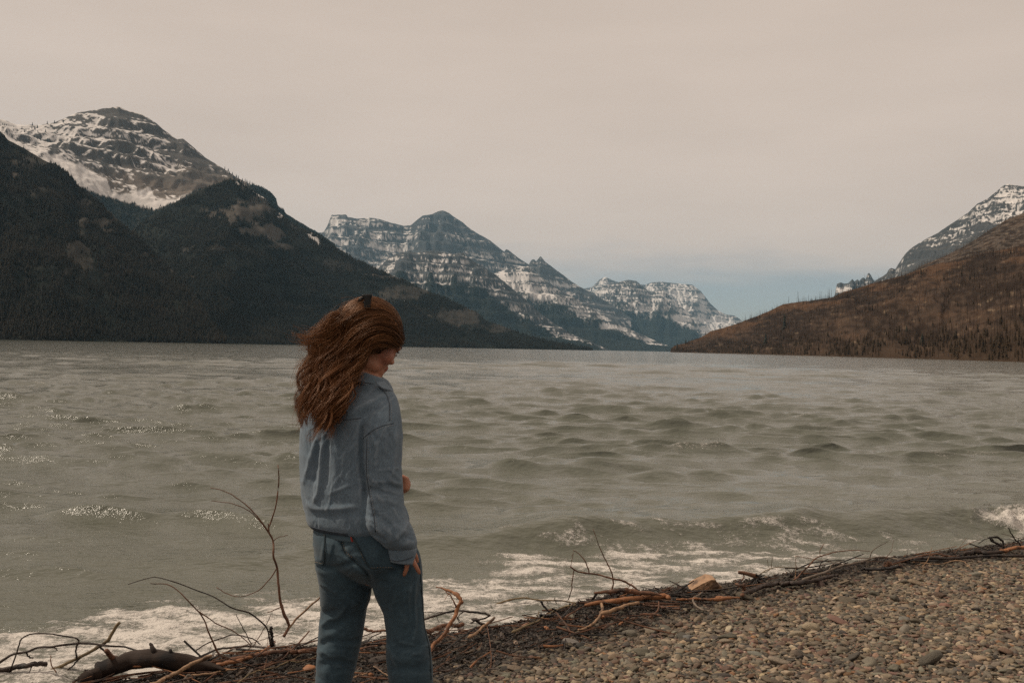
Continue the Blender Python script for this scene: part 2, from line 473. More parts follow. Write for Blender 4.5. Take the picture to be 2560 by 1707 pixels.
SKY_A = [(-400, -60), (-200, 60), (0, 215), (50, 270), (150, 322), (270, 395), (360, 432), (410, 470), (470, 540), (600, 640), (680, 720), (760, 790), (850, 860), (930, 940), (990, 1010), (1060, 1070), (1120, 1130), (1180, 1210), (1250, 1310), (1320, 1420), (1390, 1506)]
rocksA = [q4(480, 980, 90, 130, .5), q4(600, 770, 120, 40, .6), q4(700, 830, 90, 25, .75), q4(920, 1010, 60, 30, .7), q4(1050, 1070, 50, 22, .6), q4(150, 420, 160, 70, .4), q4(260, 560, 90, 60, .3), q4(520, 660, 40, 30, .5), q4(700, 1090, 60, 30, .4), q4(500, 1070, 40, 20, .4)]
shoreA = [(-170, 1250), (0, 1380), (300, 1550), (570, 1720)]
ridgeA = [(-170, 2500), (0, 2500), (200, 2450), (400, 2250), (500, 2000), (568, 1740)]
hillA, G_A = terrain('mountain_dark_ridge', K4(SKY_A), ridgeA, None, shoreA, 300, 170, forested(330, 0.20, 0.40, 200, rocksA, hue=FOREST * .95, hue2=np.array((.026, .022, .016)), rockc=np.array((.062, .050, .039))), 'near black forested ridge falling to the lake at the far left', prof=1.1, z0=True, mat=M_TER, jag=1.5)

# ---- far central range -------------------------------------------------------------
def st_range(period, snow_hi, seed, tree=0.30, dark=0.0, warpk=0.03):
    def st(g):
        L, T, h = g['lat'], g['T'], g['h']
        m = np.clip(T, 0, 1); mk = np.clip(4 * m * (1 - m), 0, 1) ** 0.7
        sp = g['span'].mean()
        w = fbm(L / (sp * .9), m * 2.2, 4, seed)
        rg = ridged(L / (sp * .55) + w * 0.5, m * 0.9 + w * 0.3, 6, seed + 9)
        hh = h + g['span'] * mk * 0.24 * (rg - 0.62)
        warp = sp * 0.03 * fbm(L / sp, m * 2, 3, seed + 19) + L * warpk
        ht, f = terrace(hh, period, 2.0, warp)
        cl = sstep(0.3, 0.5, m) * (1 - sstep(0.94, 1.0, m))
        hh = lerp(hh, ht, 0.65 * cl * (T <= 1))
        hh = g['finish'](hh)
        dt, dl = slope_of(g, hh)
        n = fbm(L / (sp * .05), hh / (sp * .03), 5, seed + 29); n2 = fbm(L / (sp * .3), hh / (sp * .14), 4, seed + 39)
        strata = fbm(L / (sp * 1.6), (hh + warp) / (period * .22), 4, seed + 49)
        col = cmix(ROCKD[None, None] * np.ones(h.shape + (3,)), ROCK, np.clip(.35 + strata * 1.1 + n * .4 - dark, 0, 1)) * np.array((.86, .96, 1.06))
        ledge = 1 - sstep(0.3, 1.0, dt)
        band = sstep(.26, .44, f) * (1 - sstep(.50, .74, f))
        gul = 1 - sstep(0.40, 0.66, rg)
        vp = g['vpx'](hh)
        s = 0.16 * ledge + 0.34 * band * cl + 0.26 * gul + 0.62 * n + 0.5 * n2 + 0.72 * strata + .16 * fbm(L / (sp * .02), hh / (sp * .10), 3, seed + 59) + snow_hi(g['U'], m, vp) - 0.56
        tl = sstep(tree - .05, tree + .06, m + n2 * 0.14 + n * 0.05)
        col = cmix(FOREST[None, None] * np.ones(h.shape + (3,)) * 1.1, col, tl)
        snow = sstep(0.0, 0.13, s) * sstep(tree - .07, tree + 0.09, m + n * 0.18 + n2 * .15)
        col = cmix(col, SNOW, snow)
        return hh, col, (1 - tl)
    return st
SKY_D = [(-60, 190), (40, 170), (80, 160), (95, 150), (110, 166), (140, 164), (160, 128), (180, 76), (255, 74), (262, 86), (310, 95), (380, 90), (425, 98), (480, 115), (545, 131), (580, 129), (610, 105), (640, 80), (690, 72), (720, 58), (742, 53), (775, 65), (800, 85), (840, 110), (870, 136), (920, 170), (985, 205), (1020, 235), (1055, 262), (1064, 250), (1074, 252), (1100, 272), (1130, 295), (1165, 318), (1180, 325), (1195, 303), (1207, 300), (1217, 312), (1240, 283), (1262, 312), (1300, 340), (1340, 370), (1400, 415), (1440, 440), (1500, 470), (1600, 530), (1700, 600)]
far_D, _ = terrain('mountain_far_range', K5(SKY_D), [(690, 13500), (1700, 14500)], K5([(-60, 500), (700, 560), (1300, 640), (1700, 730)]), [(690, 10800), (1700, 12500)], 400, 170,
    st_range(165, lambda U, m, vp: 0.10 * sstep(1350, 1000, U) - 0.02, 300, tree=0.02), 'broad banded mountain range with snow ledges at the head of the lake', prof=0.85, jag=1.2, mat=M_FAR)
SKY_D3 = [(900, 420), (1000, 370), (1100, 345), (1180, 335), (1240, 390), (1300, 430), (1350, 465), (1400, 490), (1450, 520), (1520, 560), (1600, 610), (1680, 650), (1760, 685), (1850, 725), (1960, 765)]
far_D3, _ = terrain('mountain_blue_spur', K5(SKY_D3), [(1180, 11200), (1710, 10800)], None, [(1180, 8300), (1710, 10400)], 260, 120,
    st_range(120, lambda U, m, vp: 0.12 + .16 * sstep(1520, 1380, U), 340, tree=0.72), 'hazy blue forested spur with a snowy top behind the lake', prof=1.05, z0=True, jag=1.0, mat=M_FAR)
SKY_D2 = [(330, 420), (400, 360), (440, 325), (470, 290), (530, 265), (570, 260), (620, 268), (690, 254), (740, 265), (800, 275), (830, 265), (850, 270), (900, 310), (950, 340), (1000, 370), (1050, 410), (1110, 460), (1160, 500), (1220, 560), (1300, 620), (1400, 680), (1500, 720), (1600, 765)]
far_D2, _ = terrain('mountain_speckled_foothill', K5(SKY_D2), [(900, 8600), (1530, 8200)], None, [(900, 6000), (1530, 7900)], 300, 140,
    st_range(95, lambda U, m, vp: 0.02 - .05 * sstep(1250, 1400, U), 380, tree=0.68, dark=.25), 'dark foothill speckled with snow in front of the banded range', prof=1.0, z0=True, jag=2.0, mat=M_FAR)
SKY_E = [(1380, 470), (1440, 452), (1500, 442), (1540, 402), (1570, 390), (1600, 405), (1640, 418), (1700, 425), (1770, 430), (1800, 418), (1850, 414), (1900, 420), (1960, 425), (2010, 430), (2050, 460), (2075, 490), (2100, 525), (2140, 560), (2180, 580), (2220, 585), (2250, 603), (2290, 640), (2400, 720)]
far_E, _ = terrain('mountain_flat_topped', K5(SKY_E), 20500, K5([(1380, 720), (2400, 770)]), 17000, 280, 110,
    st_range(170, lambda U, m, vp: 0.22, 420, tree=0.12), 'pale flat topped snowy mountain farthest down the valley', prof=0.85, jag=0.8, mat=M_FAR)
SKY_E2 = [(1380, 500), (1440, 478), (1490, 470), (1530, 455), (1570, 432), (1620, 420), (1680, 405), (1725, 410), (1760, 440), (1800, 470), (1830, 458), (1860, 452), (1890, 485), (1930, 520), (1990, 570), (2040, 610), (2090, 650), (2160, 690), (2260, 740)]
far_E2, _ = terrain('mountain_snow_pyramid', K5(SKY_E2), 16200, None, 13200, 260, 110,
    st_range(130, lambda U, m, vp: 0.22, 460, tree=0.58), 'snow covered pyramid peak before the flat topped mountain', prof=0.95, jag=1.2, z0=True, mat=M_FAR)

# ---- right side ---------------------------------------------------------------------
SKY_F = [(1380, 690), (1410, 662), (1450, 640), (1475, 622), (1488, 596), (1505, 588), (1530, 596), (1545, 570), (1590, 500), (1640, 455), (1720, 405), (1800, 365), (1850, 330), (1920, 285), (2000, 230), (2050, 180), (2120, 145), (2180, 95), (2220, 62), (2250, 52), (2300, 60), (2352, 65), (2500, 30), (2700, 100)]
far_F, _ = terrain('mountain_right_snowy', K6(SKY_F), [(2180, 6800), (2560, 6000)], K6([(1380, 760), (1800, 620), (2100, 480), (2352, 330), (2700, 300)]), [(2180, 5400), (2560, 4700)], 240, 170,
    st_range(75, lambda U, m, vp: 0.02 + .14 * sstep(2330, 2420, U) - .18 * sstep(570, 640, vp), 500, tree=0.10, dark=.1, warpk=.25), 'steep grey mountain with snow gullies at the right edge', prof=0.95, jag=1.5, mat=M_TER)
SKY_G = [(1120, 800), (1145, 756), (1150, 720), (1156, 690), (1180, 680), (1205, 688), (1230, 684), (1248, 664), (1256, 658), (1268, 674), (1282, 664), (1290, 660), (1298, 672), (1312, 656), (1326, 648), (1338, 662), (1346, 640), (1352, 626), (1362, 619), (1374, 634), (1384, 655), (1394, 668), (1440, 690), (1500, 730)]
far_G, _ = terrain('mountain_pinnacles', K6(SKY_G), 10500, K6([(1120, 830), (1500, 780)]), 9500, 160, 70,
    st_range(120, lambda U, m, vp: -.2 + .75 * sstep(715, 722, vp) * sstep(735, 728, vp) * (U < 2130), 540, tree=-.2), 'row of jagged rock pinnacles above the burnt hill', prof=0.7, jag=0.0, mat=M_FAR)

BURN = np.array((0.026, 0.017, 0.012)); BURN2 = np.array((0.052, 0.033, 0.022)); BURN3 = np.array((0.080, 0.041, 0.020)); BURNG = np.array((0.105, 0.085, 0.068))
def st_burn(grey, seed):
    def st(g):
        L, T, h = g['lat'], g['T'], g['h']
        m = np.clip(T, 0, 1); mk = np.clip(4 * m * (1 - m), 0, 1) ** 0.8
        w = fbm(L / 260, m * 1.6, 4, seed)
        rg = ridged(L / 170 + w * 0.6, m * 1.2 + w * 0.3, 5, seed + 9)
        hh = h + g['span'] * mk * 0.20 * (rg - 0.62) + mk * 5 * fbm(L / 30, m * 20, 4, seed + 3)
        hh = g['finish'](hh)
        n = fbm(L / 90 + w, hh / 26, 5, seed + 29); n2 = fbm(L / 14, hh / 6, 4, seed + 39)
        col = cmix(BURN[None, None] * np.ones(h.shape + (3,)), BURN2, sstep(-.35, .4, n * .7 + n2 * .8))
        hi = sstep(.55, .95, m)
        col = cmix(col, BURN3, np.clip(sstep(.0, .5, n + .35 * hi - .1 + n2 * .4) * (.35 + .5 * hi), 0, 1))
        col = cmix(col, BURNG, grey * sstep(-.3, .3, n2 + n * .4))
        col = cmix(col, np.array((.17, .125, .082)), .75 * sstep(.40, .55, n2 + .3 * fbm(L / 40, hh / 12, 3, seed + 77)))
        low = 1 - sstep(.05, .3, m + n * .1)
        col = cmix(col, np.array((.040, .026, .016)), low * .7)
        return hh, col, np.clip(sstep(.5, -.3, n), .2, 1) * (T < 1)
    return st
SKY_H = [(1600, 640), (1700, 572), (1850, 510), (1960, 455), (2050, 400), (2150, 335), (2250, 275), (2352, 235), (2600, 120), (2700, 90)]
hillH, G_H = terrain('hill_grey_slope', K6(SKY_H), [(2250, 2500), (2560, 2300)], K6([(1600, 760), (2000, 620), (2352, 560), (2700, 520)]), [(2250, 1800), (2560, 1700)], 150, 100, st_burn(.75, 600), 'bare grey brown upper hillside at the right edge', prof=1.0, jag=1.0, mat=M_BURN)
SKY_I = [(92, 1118), (110, 1090), (130, 1082), (200, 1062), (290, 1030), (350, 992), (430, 970), (500, 950), (590, 915), (660, 890), (740, 855), (810, 820), (900, 806), (1000, 795), (1100, 780), (1140, 770), (1200, 740), (1280, 720), (1400, 680), (1500, 655), (1600, 630), (1700, 590), (1800, 560), (1900, 540), (2000, 515), (2100, 490), (2200, 475), (2352, 440), (2600, 400), (2900, 380)]
shoreI = [(1675, 2350), (1800, 1850), (2000, 1150), (2200, 800), (2400, 600), (2560, 500), (2780, 430)]
ridgeI = [(1675, 2400), (1800, 2300), (2000, 1900), (2200, 1650), (2400, 1500), (2560, 1400), (2780, 1350)]
hillI, G_I = terrain('hill_burnt', K6(SKY_I), ridgeI, None, shoreI, 400, 200, st_burn(.12, 640), 'rust brown burnt hill with standing dead trees on the right shore', prof=1.0, z0=True, jag=1.5, mat=M_BURN, trows=1.35)

# ================================================================== trees
def conifer_mesh(name, seed, tiers=6, sides=7, bare=0.12, slim=0.17):
    r = np.random.RandomState(seed); V = []; F = []
    def ring(z, rad, k, tip):
        b = len(V)
        for i in range(k):
            a = 2 * math.pi * (i + r.rand() * .6) / k
            q = rad * (0.65 + 0.6 * r.rand())
            V.append((q * math.cos(a), q * math.sin(a), z - 0.05 * r.rand()))
        V.append((0.01 * r.randn(), 0.01 * r.randn(), tip)); t = len(V) - 1
        for i in range(k): F.append((b + i, b + (i + 1) % k, t))
    for j in range(tiers):
        f = j / tiers
        z = bare + (1 - bare) * f
        ring(z, slim * (1 - f) ** 0.85 + 0.012, sides, min(1.0, z + (1 - bare) / tiers * 1.9))
    b = len(V)
    for i in range(4): V.append((.014 * math.cos(i * 1.571), .014 * math.sin(i * 1.571), -0.08))
    V.append((0, 0, bare + .3))
    for i in range(4): F.append((b + i, b + (i + 1) % 4, b + 4))
    return mesh_np(name, np.array(V), np.array(F), smooth=False)
def snag_mesh(name, seed, nb=9):
    """bare dead trunk with a few broken limbs, unit height"""
    r = np.random.RandomState(seed); V = []; F = []
    def spike(p, q, ra, rb, k=4):
        p = Vector(p); q = Vector(q); d = (q - p).normalized(); a = d.orthogonal().normalized(); c = d.cross(a)
        b = len(V)
        for (pp, rr) in ((p, ra), (q, rb)):
            for i in range(k):
                w = 2 * math.pi * i / k
                V.append(tuple(pp + (a * math.cos(w) + c * math.sin(w)) * rr))
        for i in range(k): F.append((b + i, b + (i + 1) % k, b + k + (i + 1) % k, b + k + i))
    lx, ly = r.randn(2) * .02
    spike((0, 0, -.08), (lx * .5, ly * .5, .5), .016, .012); spike((lx * .5, ly * .5, .5), (lx, ly, 1), .012, .004)
    for i in range(nb):
        z = .3 + .65 * r.rand(); a = r.rand() * 6.28; l = (.04 + .09 * r.rand()) * (1.15 - z)
        spike((lx * z, ly * z, z), (lx * z + l * math.cos(a), ly * z + l * math.sin(a), z + l * (r.rand() - .6)), .005, .002, 3) if False else spike((lx * z, ly * z, z), (lx * z + l * math.cos(a), ly * z + l * math.sin(a), z + l * (r.rand() - .6)), .005, .002)
    return mesh_np(name, np.array(V), np.array(F), smooth=False)

m_inst = NT('conifer_foliage')
m_inst.set(Base_Color=m_inst.attr('icol', 'INSTANCER').outputs['Color'], Roughness=0.9, Specular_IOR_Level=0.1)
M_TREE = m_inst.m
TREE_SHAPES = [conifer_mesh('conifer_shape', 10 + i, tiers=5, sides=5) for i in range(5)]
SNAG_SHAPES = [snag_mesh('snag_shape', 30 + i, 5) for i in range(4)]
for me in TREE_SHAPES + SNAG_SHAPES: me.materials.append(M_TREE)

def sample(G, n, seed, wmap=None):
    r = np.random.RandomState(seed)
    V = G['V'][:G['nt']]; f = G['forest'][:G['nt']]
    a = V[1:, :-1] - V[:-1, :-1]; b = V[:-1, 1:] - V[:-1, :-1]
    area = np.linalg.norm(np.cross(a, b), axis=-1)
    w = area * f[:-1, :-1]
    if wmap is not None: w = w * wmap(V[:-1, :-1])
    w = np.clip(w, 0, None).ravel(); w = w / w.sum()
    k = r.choice(len(w), n, p=w)
    i, j = np.unravel_index(k, area.shape)
    s, t = r.rand(n, 1), r.rand(n, 1)
    return V[i, j] + a[i, j] * s + b[i, j] * t
def forest(name, G, n, seed, hmin, hmax, c1, c2, label, shapes=None, wmap=None, slim=1.0, cat='forest'):
    r = np.random.RandomState(seed)
    p = sample(G, n, seed, wmap); 
    p = p[p[:, 2] > 0.3]; n = len(p)
    H = hmin + (hmax - hmin) * r.rand(n) ** 1.5
    sc = np.stack([H * slim * (.8 + .5 * r.rand(n)), H * slim * (.8 + .5 * r.rand(n)), H], -1)
    rot = np.stack([r.randn(n) * .03, r.randn(n) * .03, r.rand(n) * 6.28], -1)
    k = np.clip(.5 * r.rand(n, 1) ** 1.3 + .6 * sstep(-.3, .5, fbm(p[:, 0] / 160, p[:, 2] / 60 + p[:, 1] / 400, 4, 91))[:, None], 0, 1)
    col = np.array(c1) * (1 - k) + np.array(c2) * k
    shapes = shapes or TREE_SHAPES
    o = scatter(name, p, sc, rot, col, r.randint(0, len(shapes), n), shapes)
    tag(o, label, cat, None, 'stuff')
    return o
forest('forest', G_A, 36000, 1, 4.5, 12, (.009, .009, .006), (.026, .020, .013), 'dark conifer forest covering the near black ridge at the left')
forest('forest', G_B, 52000, 2, 5, 14, (.009, .010, .007), (.025, .021, .014), 'dark conifer forest covering the cone shaped foothill')
forest('forest', G_PEAK, 9000, 3, 9, 20, (.007, .011, .010), (.013, .017, .013), 'conifers in the bowl below the snowfield of the peak')
forest('dead_forest', G_I, 12000, 4, 4, 10, (.030, .021, .016), (.085, .060, .044), 'countless thin dead trunks standing over the burnt hill', shapes=SNAG_SHAPES, slim=1.0)
forest('forest', G_I, 2200, 5, 3, 7.5, (.020, .015, .010), (.055, .037, .022), 'dark scrub and young conifers along the foot of the burnt hill', wmap=lambda V: np.clip(1 - V[..., 2] / 30, 0, 1) ** 2 + .02)
forest('dead_forest', G_H, 2500, 6, 5, 11, (.08, .065, .052), (.13, .105, .085), 'thin dead trunks on the grey upper hillside', shapes=SNAG_SHAPES, slim=1.0)

# single trees that stand out on the burnt hill
def mat_plain(name, c1, c2, rough=.9):
    return simple(name, c1, c2, 3.0, rough, 0)
M_SNAG = mat_plain('dead_trunk', (.055, .042, .033), (.10, .078, .060))
M_CON = mat_plain('conifer_needles', (.010, .013, .009), (.026, .026, .015))
M_BARK = mat_plain('conifer_trunk', (.04, .028, .02), (.07, .05, .035))
def hill_D(u):
    return float(interp(ridgeI, u)), float(interp(shoreI, u))
snags = [(848, 768, 814), (910, 738, 806), (940, 765, 801), (950, 774, 800), (975, 755, 798), (1046, 742, 790), (1053, 736, 789), (1098, 722, 781), (1107, 718, 780), (1120, 722, 778), (1146, 726, 768), (1335, 636, 702), (1190, 690, 745), (1283, 672, 720), (775, 818, 838), (768, 826, 842), (738, 830, 856), (705, 846, 872), (690, 850, 878), (668, 856, 886), (660, 852, 890), (640, 868, 898), (610, 872, 908), (598, 880, 913), (572, 884, 922), (555, 898, 930), (495, 922, 952), (445, 950, 968), (1020, 765, 794), (1240, 700, 732)]
snag_protos = [snag_mesh('snag', 60 + i, 12) for i in range(6)]
ORD = 'first second third fourth fifth sixth seventh eighth ninth tenth eleventh twelfth thirteenth fourteenth fifteenth sixteenth seventeenth eighteenth nineteenth twentieth twenty-first twenty-second twenty-third twenty-fourth twenty-fifth twenty-sixth twenty-seventh twenty-eighth twenty-ninth thirtieth'.split()
for i, (x, yt, yb) in enumerate(sorted(snags)):
    (u, vb), (_, vt) = K6([(x, yb), (x, yt)])
    D = hill_D(u)[0] * .995
    r = ray(u, vb); k = D / math.hypot(r.x, r.y); P = CAM + r * k
    h = (vb - vt) / FP * D
    me = snag_protos[i % 6].copy() if False else snag_protos[i % 6]
    if not me.materials: me.materials.append(M_SNAG)
    o = bpy.data.objects.new('dead_tree', me); COL.objects.link(o)
    o.location = (P.x, P.y, P.z - .4); o.scale = (h * 1.5, h * 1.5, h + .4); o.rotation_euler = (0, 0, i * 1.7)
    tag(o, '%s bare dead tree along the burnt hill skyline, %s from the hill tip' % ('tall' if yb - yt > 50 else 'short' if yb - yt < 28 else 'slim', ORD[i]), 'tree', 'dead trees along the skyline of the burnt hill')
def conifer_thing(u, vb, vt, D, label, wid=1.0, seed=0, group=None):
    r = ray(u, vb); k = D / math.hypot(r.x, r.y); P = CAM + r * k
    h = (vb - vt) / FP * D
    e = bpy.data.objects.new('pine_tree', None); COL.objects.link(e); e.location = P; e.scale = (h * wid, h * wid, h); e.rotation_euler = (0, 0, seed)
    c = bpy.data.objects.new('crown', conifer_mesh('crown', 200 + seed, tiers=11, sides=11, bare=.1, slim=.16)); c.data.materials.append(M_CON); link(c, e)
    V = []; F = []
    for (z, rr) in ((-.05, .018), (.3, .013), (.8, .005)):
        for q in range(6): V.append((rr * math.cos(q * 1.047), rr * math.sin(q * 1.047), z))
    for a in (0, 6):
        for q in range(6): F.append((a + q, a + (q + 1) % 6, a + 6 + (q + 1) % 6, a + 6 + q))
    tr = bpy.data.objects.new('trunk', mesh_np('trunk', np.array(V), np.array(F))); tr.data.materials.append(M_BARK); link(tr, e)
    tag(e, label, 'tree', group)
G1 = 'living conifers on the right shore'
for i, (x, yt, yb, kd, wd, lab) in enumerate([
    (2190, 955, 1098, .25, 1.0, 'dark pointed conifer standing highest among the trees on the right shore'),
    (2245, 1005, 1112, .2, 1.0, 'smaller conifer just right of the pointed conifer on the shore'),
    (2335, 925, 1130, .2, .95, 'tall dark conifer at the right edge of the photograph'),
    (1965, 938, 1006, .45, 1.3, 'round topped dark conifer alone on the brown slope'),
    (2140, 1040, 1120, .2, 1.2, 'squat dark conifer left of the pointed conifer'),
    (1600, 960, 1110, .25, .9, 'slender conifer low on the middle of the burnt hill'),
    (1425, 985, 1095, .3, 1.0, 'dark conifer on the burnt hill left of the slender one'),
    (820, 880, 1000, .5, .9, 'dark conifer half way up the narrow end of the hill'),
    (700, 1005, 1095, .3, 1.2, 'broad dark conifer low on the narrow end of the hill'),
    (1700, 1010, 1120, .2, 1.1, 'conifer right of the slender one at the foot of the burnt hill'),
    (318, 992, 1016, .97, 1.0, 'small green conifer on the skyline near the tip of the hill'),
    (190, 1040, 1075, .9, 1.1, 'conifer nearest the tip of the brown headland'),
    (135, 1066, 1122, .5, 1.0, 'little conifer at the very tip of the brown headland')]):
    (u, vb), (_, vt) = K6([(x, yb), (x, yt)])
    a, b = hill_D(u)
    conifer_thing(u, vb, vt, lerp(b, a, kd), lab, wd, i, G1)

# ================================================================== shore line, beach, lake
def on_plane(u, v, z):
    d = ray(u, v)
    return CAM + d * ((z - CAM.z) / d.z)
SHORE_PX = KV([(-260, 1660), (100, 1602), (330, 1562), (500, 1512), (720, 1492), (1000, 1464), (1130, 1446), (1230, 1424), (1330, 1386), (1420, 1366), (1500, 1358), (1600, 1347), (1700, 1335), (1760, 1325), (1850, 1310), (1950, 1293), (2100, 1275), (2200, 1262), (2352, 1245), (2560, 1222)])
SH = [tuple(on_plane(u, v, 0.0))[:2] for u, v in SHORE_PX]
SH = np.array([(-300, SH[0][1] - 70), (-30, SH[0][1] - 6)] + SH + [(20, SH[-1][1] + 8), (300, SH[-1][1] + 160)])
LIT_PX = KV([(-260, 1780), (300, 1740), (640, 1690), (900, 1620), (1000, 1556), (1130, 1528), (1250, 1497), (1350, 1466), (1450, 1438), (1550, 1411), (1650, 1386), (1760, 1352), (1900, 1330), (2100, 1297), (2352, 1271), (2560, 1248)])
LT = [tuple(on_plane(u, v, 0.06))[:2] for u, v in LIT_PX]
LT = np.array([(-300, LT[0][1] - 70)] + LT + [(300, LT[-1][1] + 160)])
def sdist(P, X, Y):
    """signed distance to a shore-like line, positive on the lake side"""
    X = np.asarray(X, float); Y = np.asarray(Y, float)
    d = np.full(X.shape, 1e9)
    for (ax, ay), (bx, by) in zip(P[:-1], P[1:]):
        ex, ey = bx - ax, by - ay
        t = np.clip(((X - ax) * ex + (Y - ay) * ey) / (ex * ex + ey * ey), 0, 1)
        d = np.minimum(d, np.hypot(X - ax - t * ex, Y - ay - t * ey))
    return d * np.where(Y > np.interp(X, P[:, 0], P[:, 1]), 1, -1)
def ground_z(X, Y):
    s = -sdist(SH, X, Y)
    z = np.where(s > 0, 0.085 * np.minimum(s, 4.5) + 0.03 * np.clip(s - 4.5, 0, 30), 0.16 * np.maximum(s, -12))
    z = z + (0.016 + 0.018 * (1 - sstep(.8, 2.0, np.asarray(X)))) * np.exp(-((s - 0.30) / 0.28) ** 2)
    return z + 0.018 * fbm(np.asarray(X) * 1.1, np.asarray(Y) * 1.1, 3, 5) * np.clip(s * 2, 0, 1)
def ground_hit(u, v):
    d = ray(u, v)
    z = 0.08
    for _ in range(12):
        p = CAM + d * ((z - CAM.z) / d.z)
        z = float(ground_z(np.array([p.x]), np.array([p.y]))[0])
    return CAM + d * ((z - CAM.z) / d.z)

def axis(a, b, c, d, f):
    return np.unique(np.concatenate([np.linspace(a, b, 14), np.arange(b, c, f), np.linspace(c, d, 14)]))
ax = axis(-260, -6, 9.5, 260, 0.07); ay = axis(-260, 1.0, 12.5, 40, 0.07)
gx, gy = np.meshgrid(ax, ay)
gz = ground_z(gx, gy)
me = mesh_np('beach', np.stack([gx, gy, gz], -1).reshape(-1, 3), grid_faces(len(ay), len(ax)))
m = NT('beach_soil')
n = m.noise(30, 6); n2 = m.noise(3, 4)
c = m.mix(m.rng(n, .3, .7), (.018, .014, .011), (.045, .037, .028))
m.set(Base_Color=m.mix(m.rng(n2, .35, .65), c, m.mix(.5, c, (.02, .016, .012))), Roughness=.85, Normal=m.bump(m.noise(90, 4), .8, .01))
beach = obj('beach', me, m.m); tag(beach, 'sloping pebble beach in front of the lake', None, None, 'structure')

# ---- lake ------------------------------------------------------------------------
voff = np.concatenate([np.arange(1050, 280, -2.0), np.arange(280, 60, -0.62), np.arange(60, 14, -.32), np.geomspace(14, .22, 44)])
rowD = (CAM.z) * FP / voff
colU = np.linspace(-330, 2890, 540)
r = rays(colU, 853.5 + 17.5 + (colU - 1280) * 0.0195); k = r[:, :2] / r[:, 1:2]
WX = rowD[:, None] * k[None, :, 0]; WY = rowD[:, None] * np.ones(len(colU))[None]
sp = np.gradient(rowD)[:, None] * np.ones_like(WX)
ds = np.where(WY < 60, sdist(SH, np.clip(WX, -40, 40), np.clip(WY, 0, 60)), 60)
wr = np.random.RandomState(21)
Z = np.zeros_like(WX); DX = np.zeros_like(WX); DY = np.zeros_like(WX)
env = 0.8 + 0.55 * fbm(WX / 9, WY / 6, 3, 77)
env2 = 0.8 + 0.8 * fbm(WX / 2.5, WY / 1.6, 3, 78)
for i in range(96):
    lam = 0.30 * (6.5 / 0.30) ** wr.rand()
    th = R(-97 + wr.randn() * (12 if lam > 1.2 else 18))
    kk = 2 * math.pi / lam; kx, ky = kk * math.cos(th), kk * math.sin(th)
    a = 0.0081 * lam ** 0.70 * (1.0 if lam < 1.4 else 0.42)
    fil = sstep(1.8, 4.0, lam / np.abs(sp))
    ph = kx * WX + ky * WY + wr.rand() * 6.28
    e = fil * a * (env if lam > 1.2 else env2)
    Z += e * np.sin(ph); c_ = e * np.cos(ph) * 1.15
    DX += c_ * math.cos(th); DY += c_ * math.sin(th)
sh = 0.10 + 0.90 * sstep(0.3, 6.0, ds)
far = 1 + 0.40 * sstep(25, 80, WY) 
Z = (np.exp(np.clip(8 * Z, -3, 1.0)) - 1) / 8
Z *= sh * far; DX *= sh * far; DY *= sh * far
# the low breaker running towards the beach, breaking at its right end
CR = np.array([(-60, 5.0), (-8, 6.9), (-3, 7.9), (-.65, 8.5), (.9, 9.1), (2.2, 9.55), (3.4, 9.8), (4.5, 10.05), (5.3, 10.4), (8, 10.8), (40, 14)])
cd = sdist(CR, np.clip(WX, -40, 40), np.clip(WY, 0, 60)) + 0.30 * fbm(WX * .55, WY * .5, 3, 14)
chh = np.interp(WX, [-3, -1.2, .5, 2, 4, 5.0, 9], [0.03, .13, .24, .29, .26, .24, .20]) * (.9 + .5 * fbm(WX * .8, WY * .1, 2, 15))
Z += np.where(cd < 0, chh * np.exp(-(cd / 0.34) ** 2), chh * np.exp(-(cd / 1.0) ** 2))
CR2 = np.array([(-60, 10), (-6, 12.5), (0, 14.5), (4, 16.2), (9, 17), (40, 22)])
cd2 = sdist(CR2, np.clip(WX, -40, 40), np.clip(WY, 0, 60)) + 0.7 * fbm(WX * .35, WY * .35, 3, 24)
Z += .13 * np.clip(.45 + 1.0 * fbm(WX * .25, WY * .1, 2, 25), 0, 1) * np.where(cd2 < 0, np.exp(-(cd2 / 0.6) ** 2), np.exp(-(cd2 / 1.5) ** 2))
# foam
nA = fbm(WX * .9 + .3 * WY, WY * 2.0, 4, 33); nB = fbm(WX * 2.6, WY * 6.0, 4, 34)
wid = np.interp(WX, [-4, -2.4, -1.2, -.3, .5, 1.4, 2.2, 3.0, 4.5, 6], [1.35, 1.35, 1.15, 1.25, 1.5, 1.45, 1.1, .7, .3, .25])
den = np.interp(WX, [-4, -1, -.2, 1.5, 2.6, 3.6, 6], [.80, .84, .66, .62, .50, .26, .12])
e = ds + .55 * nA
foam = den * (1 - sstep(wid * .72, wid * 1.08, e)) + 1.0 * nB * (ds < wid * 1.15) * (ds > -.4)
foam = np.where(ds < wid * 1.4, foam, 0)
# streaks of older foam a little farther out
st = sstep(.30, .50, fbm(WX * .8 + WY * .3, (WY - .45 * WX) * 2.4, 4, 44)) * (1 - sstep(1.2, 2.3, ds / np.maximum(wid, .6))) * np.interp(WX, [-3, -.5, 3, 5], [.35, .5, .4, .1])
foam = np.maximum(foam, st)
brk = sstep(4.35, 5.25, WX + .7 * nB + .45 * nA) * np.exp(-((cd + .36 + .12 * nB) / .33) ** 2)
foam = np.maximum(foam, 1.25 * brk)
Zb = Z.copy()
slope = np.gradient(Z, axis=0) / np.abs(sp)
wc = sstep(.60, .74, fbm(WX / 3.2, WY / 2.2, 3, 55) * 1.1 + 1.8 * np.clip(Z, 0, .3)) * sstep(10, 14, WY) * (1 - sstep(90, 160, WY)) * .62
foam = np.maximum(foam, wc * (.6 + .8 * nB))
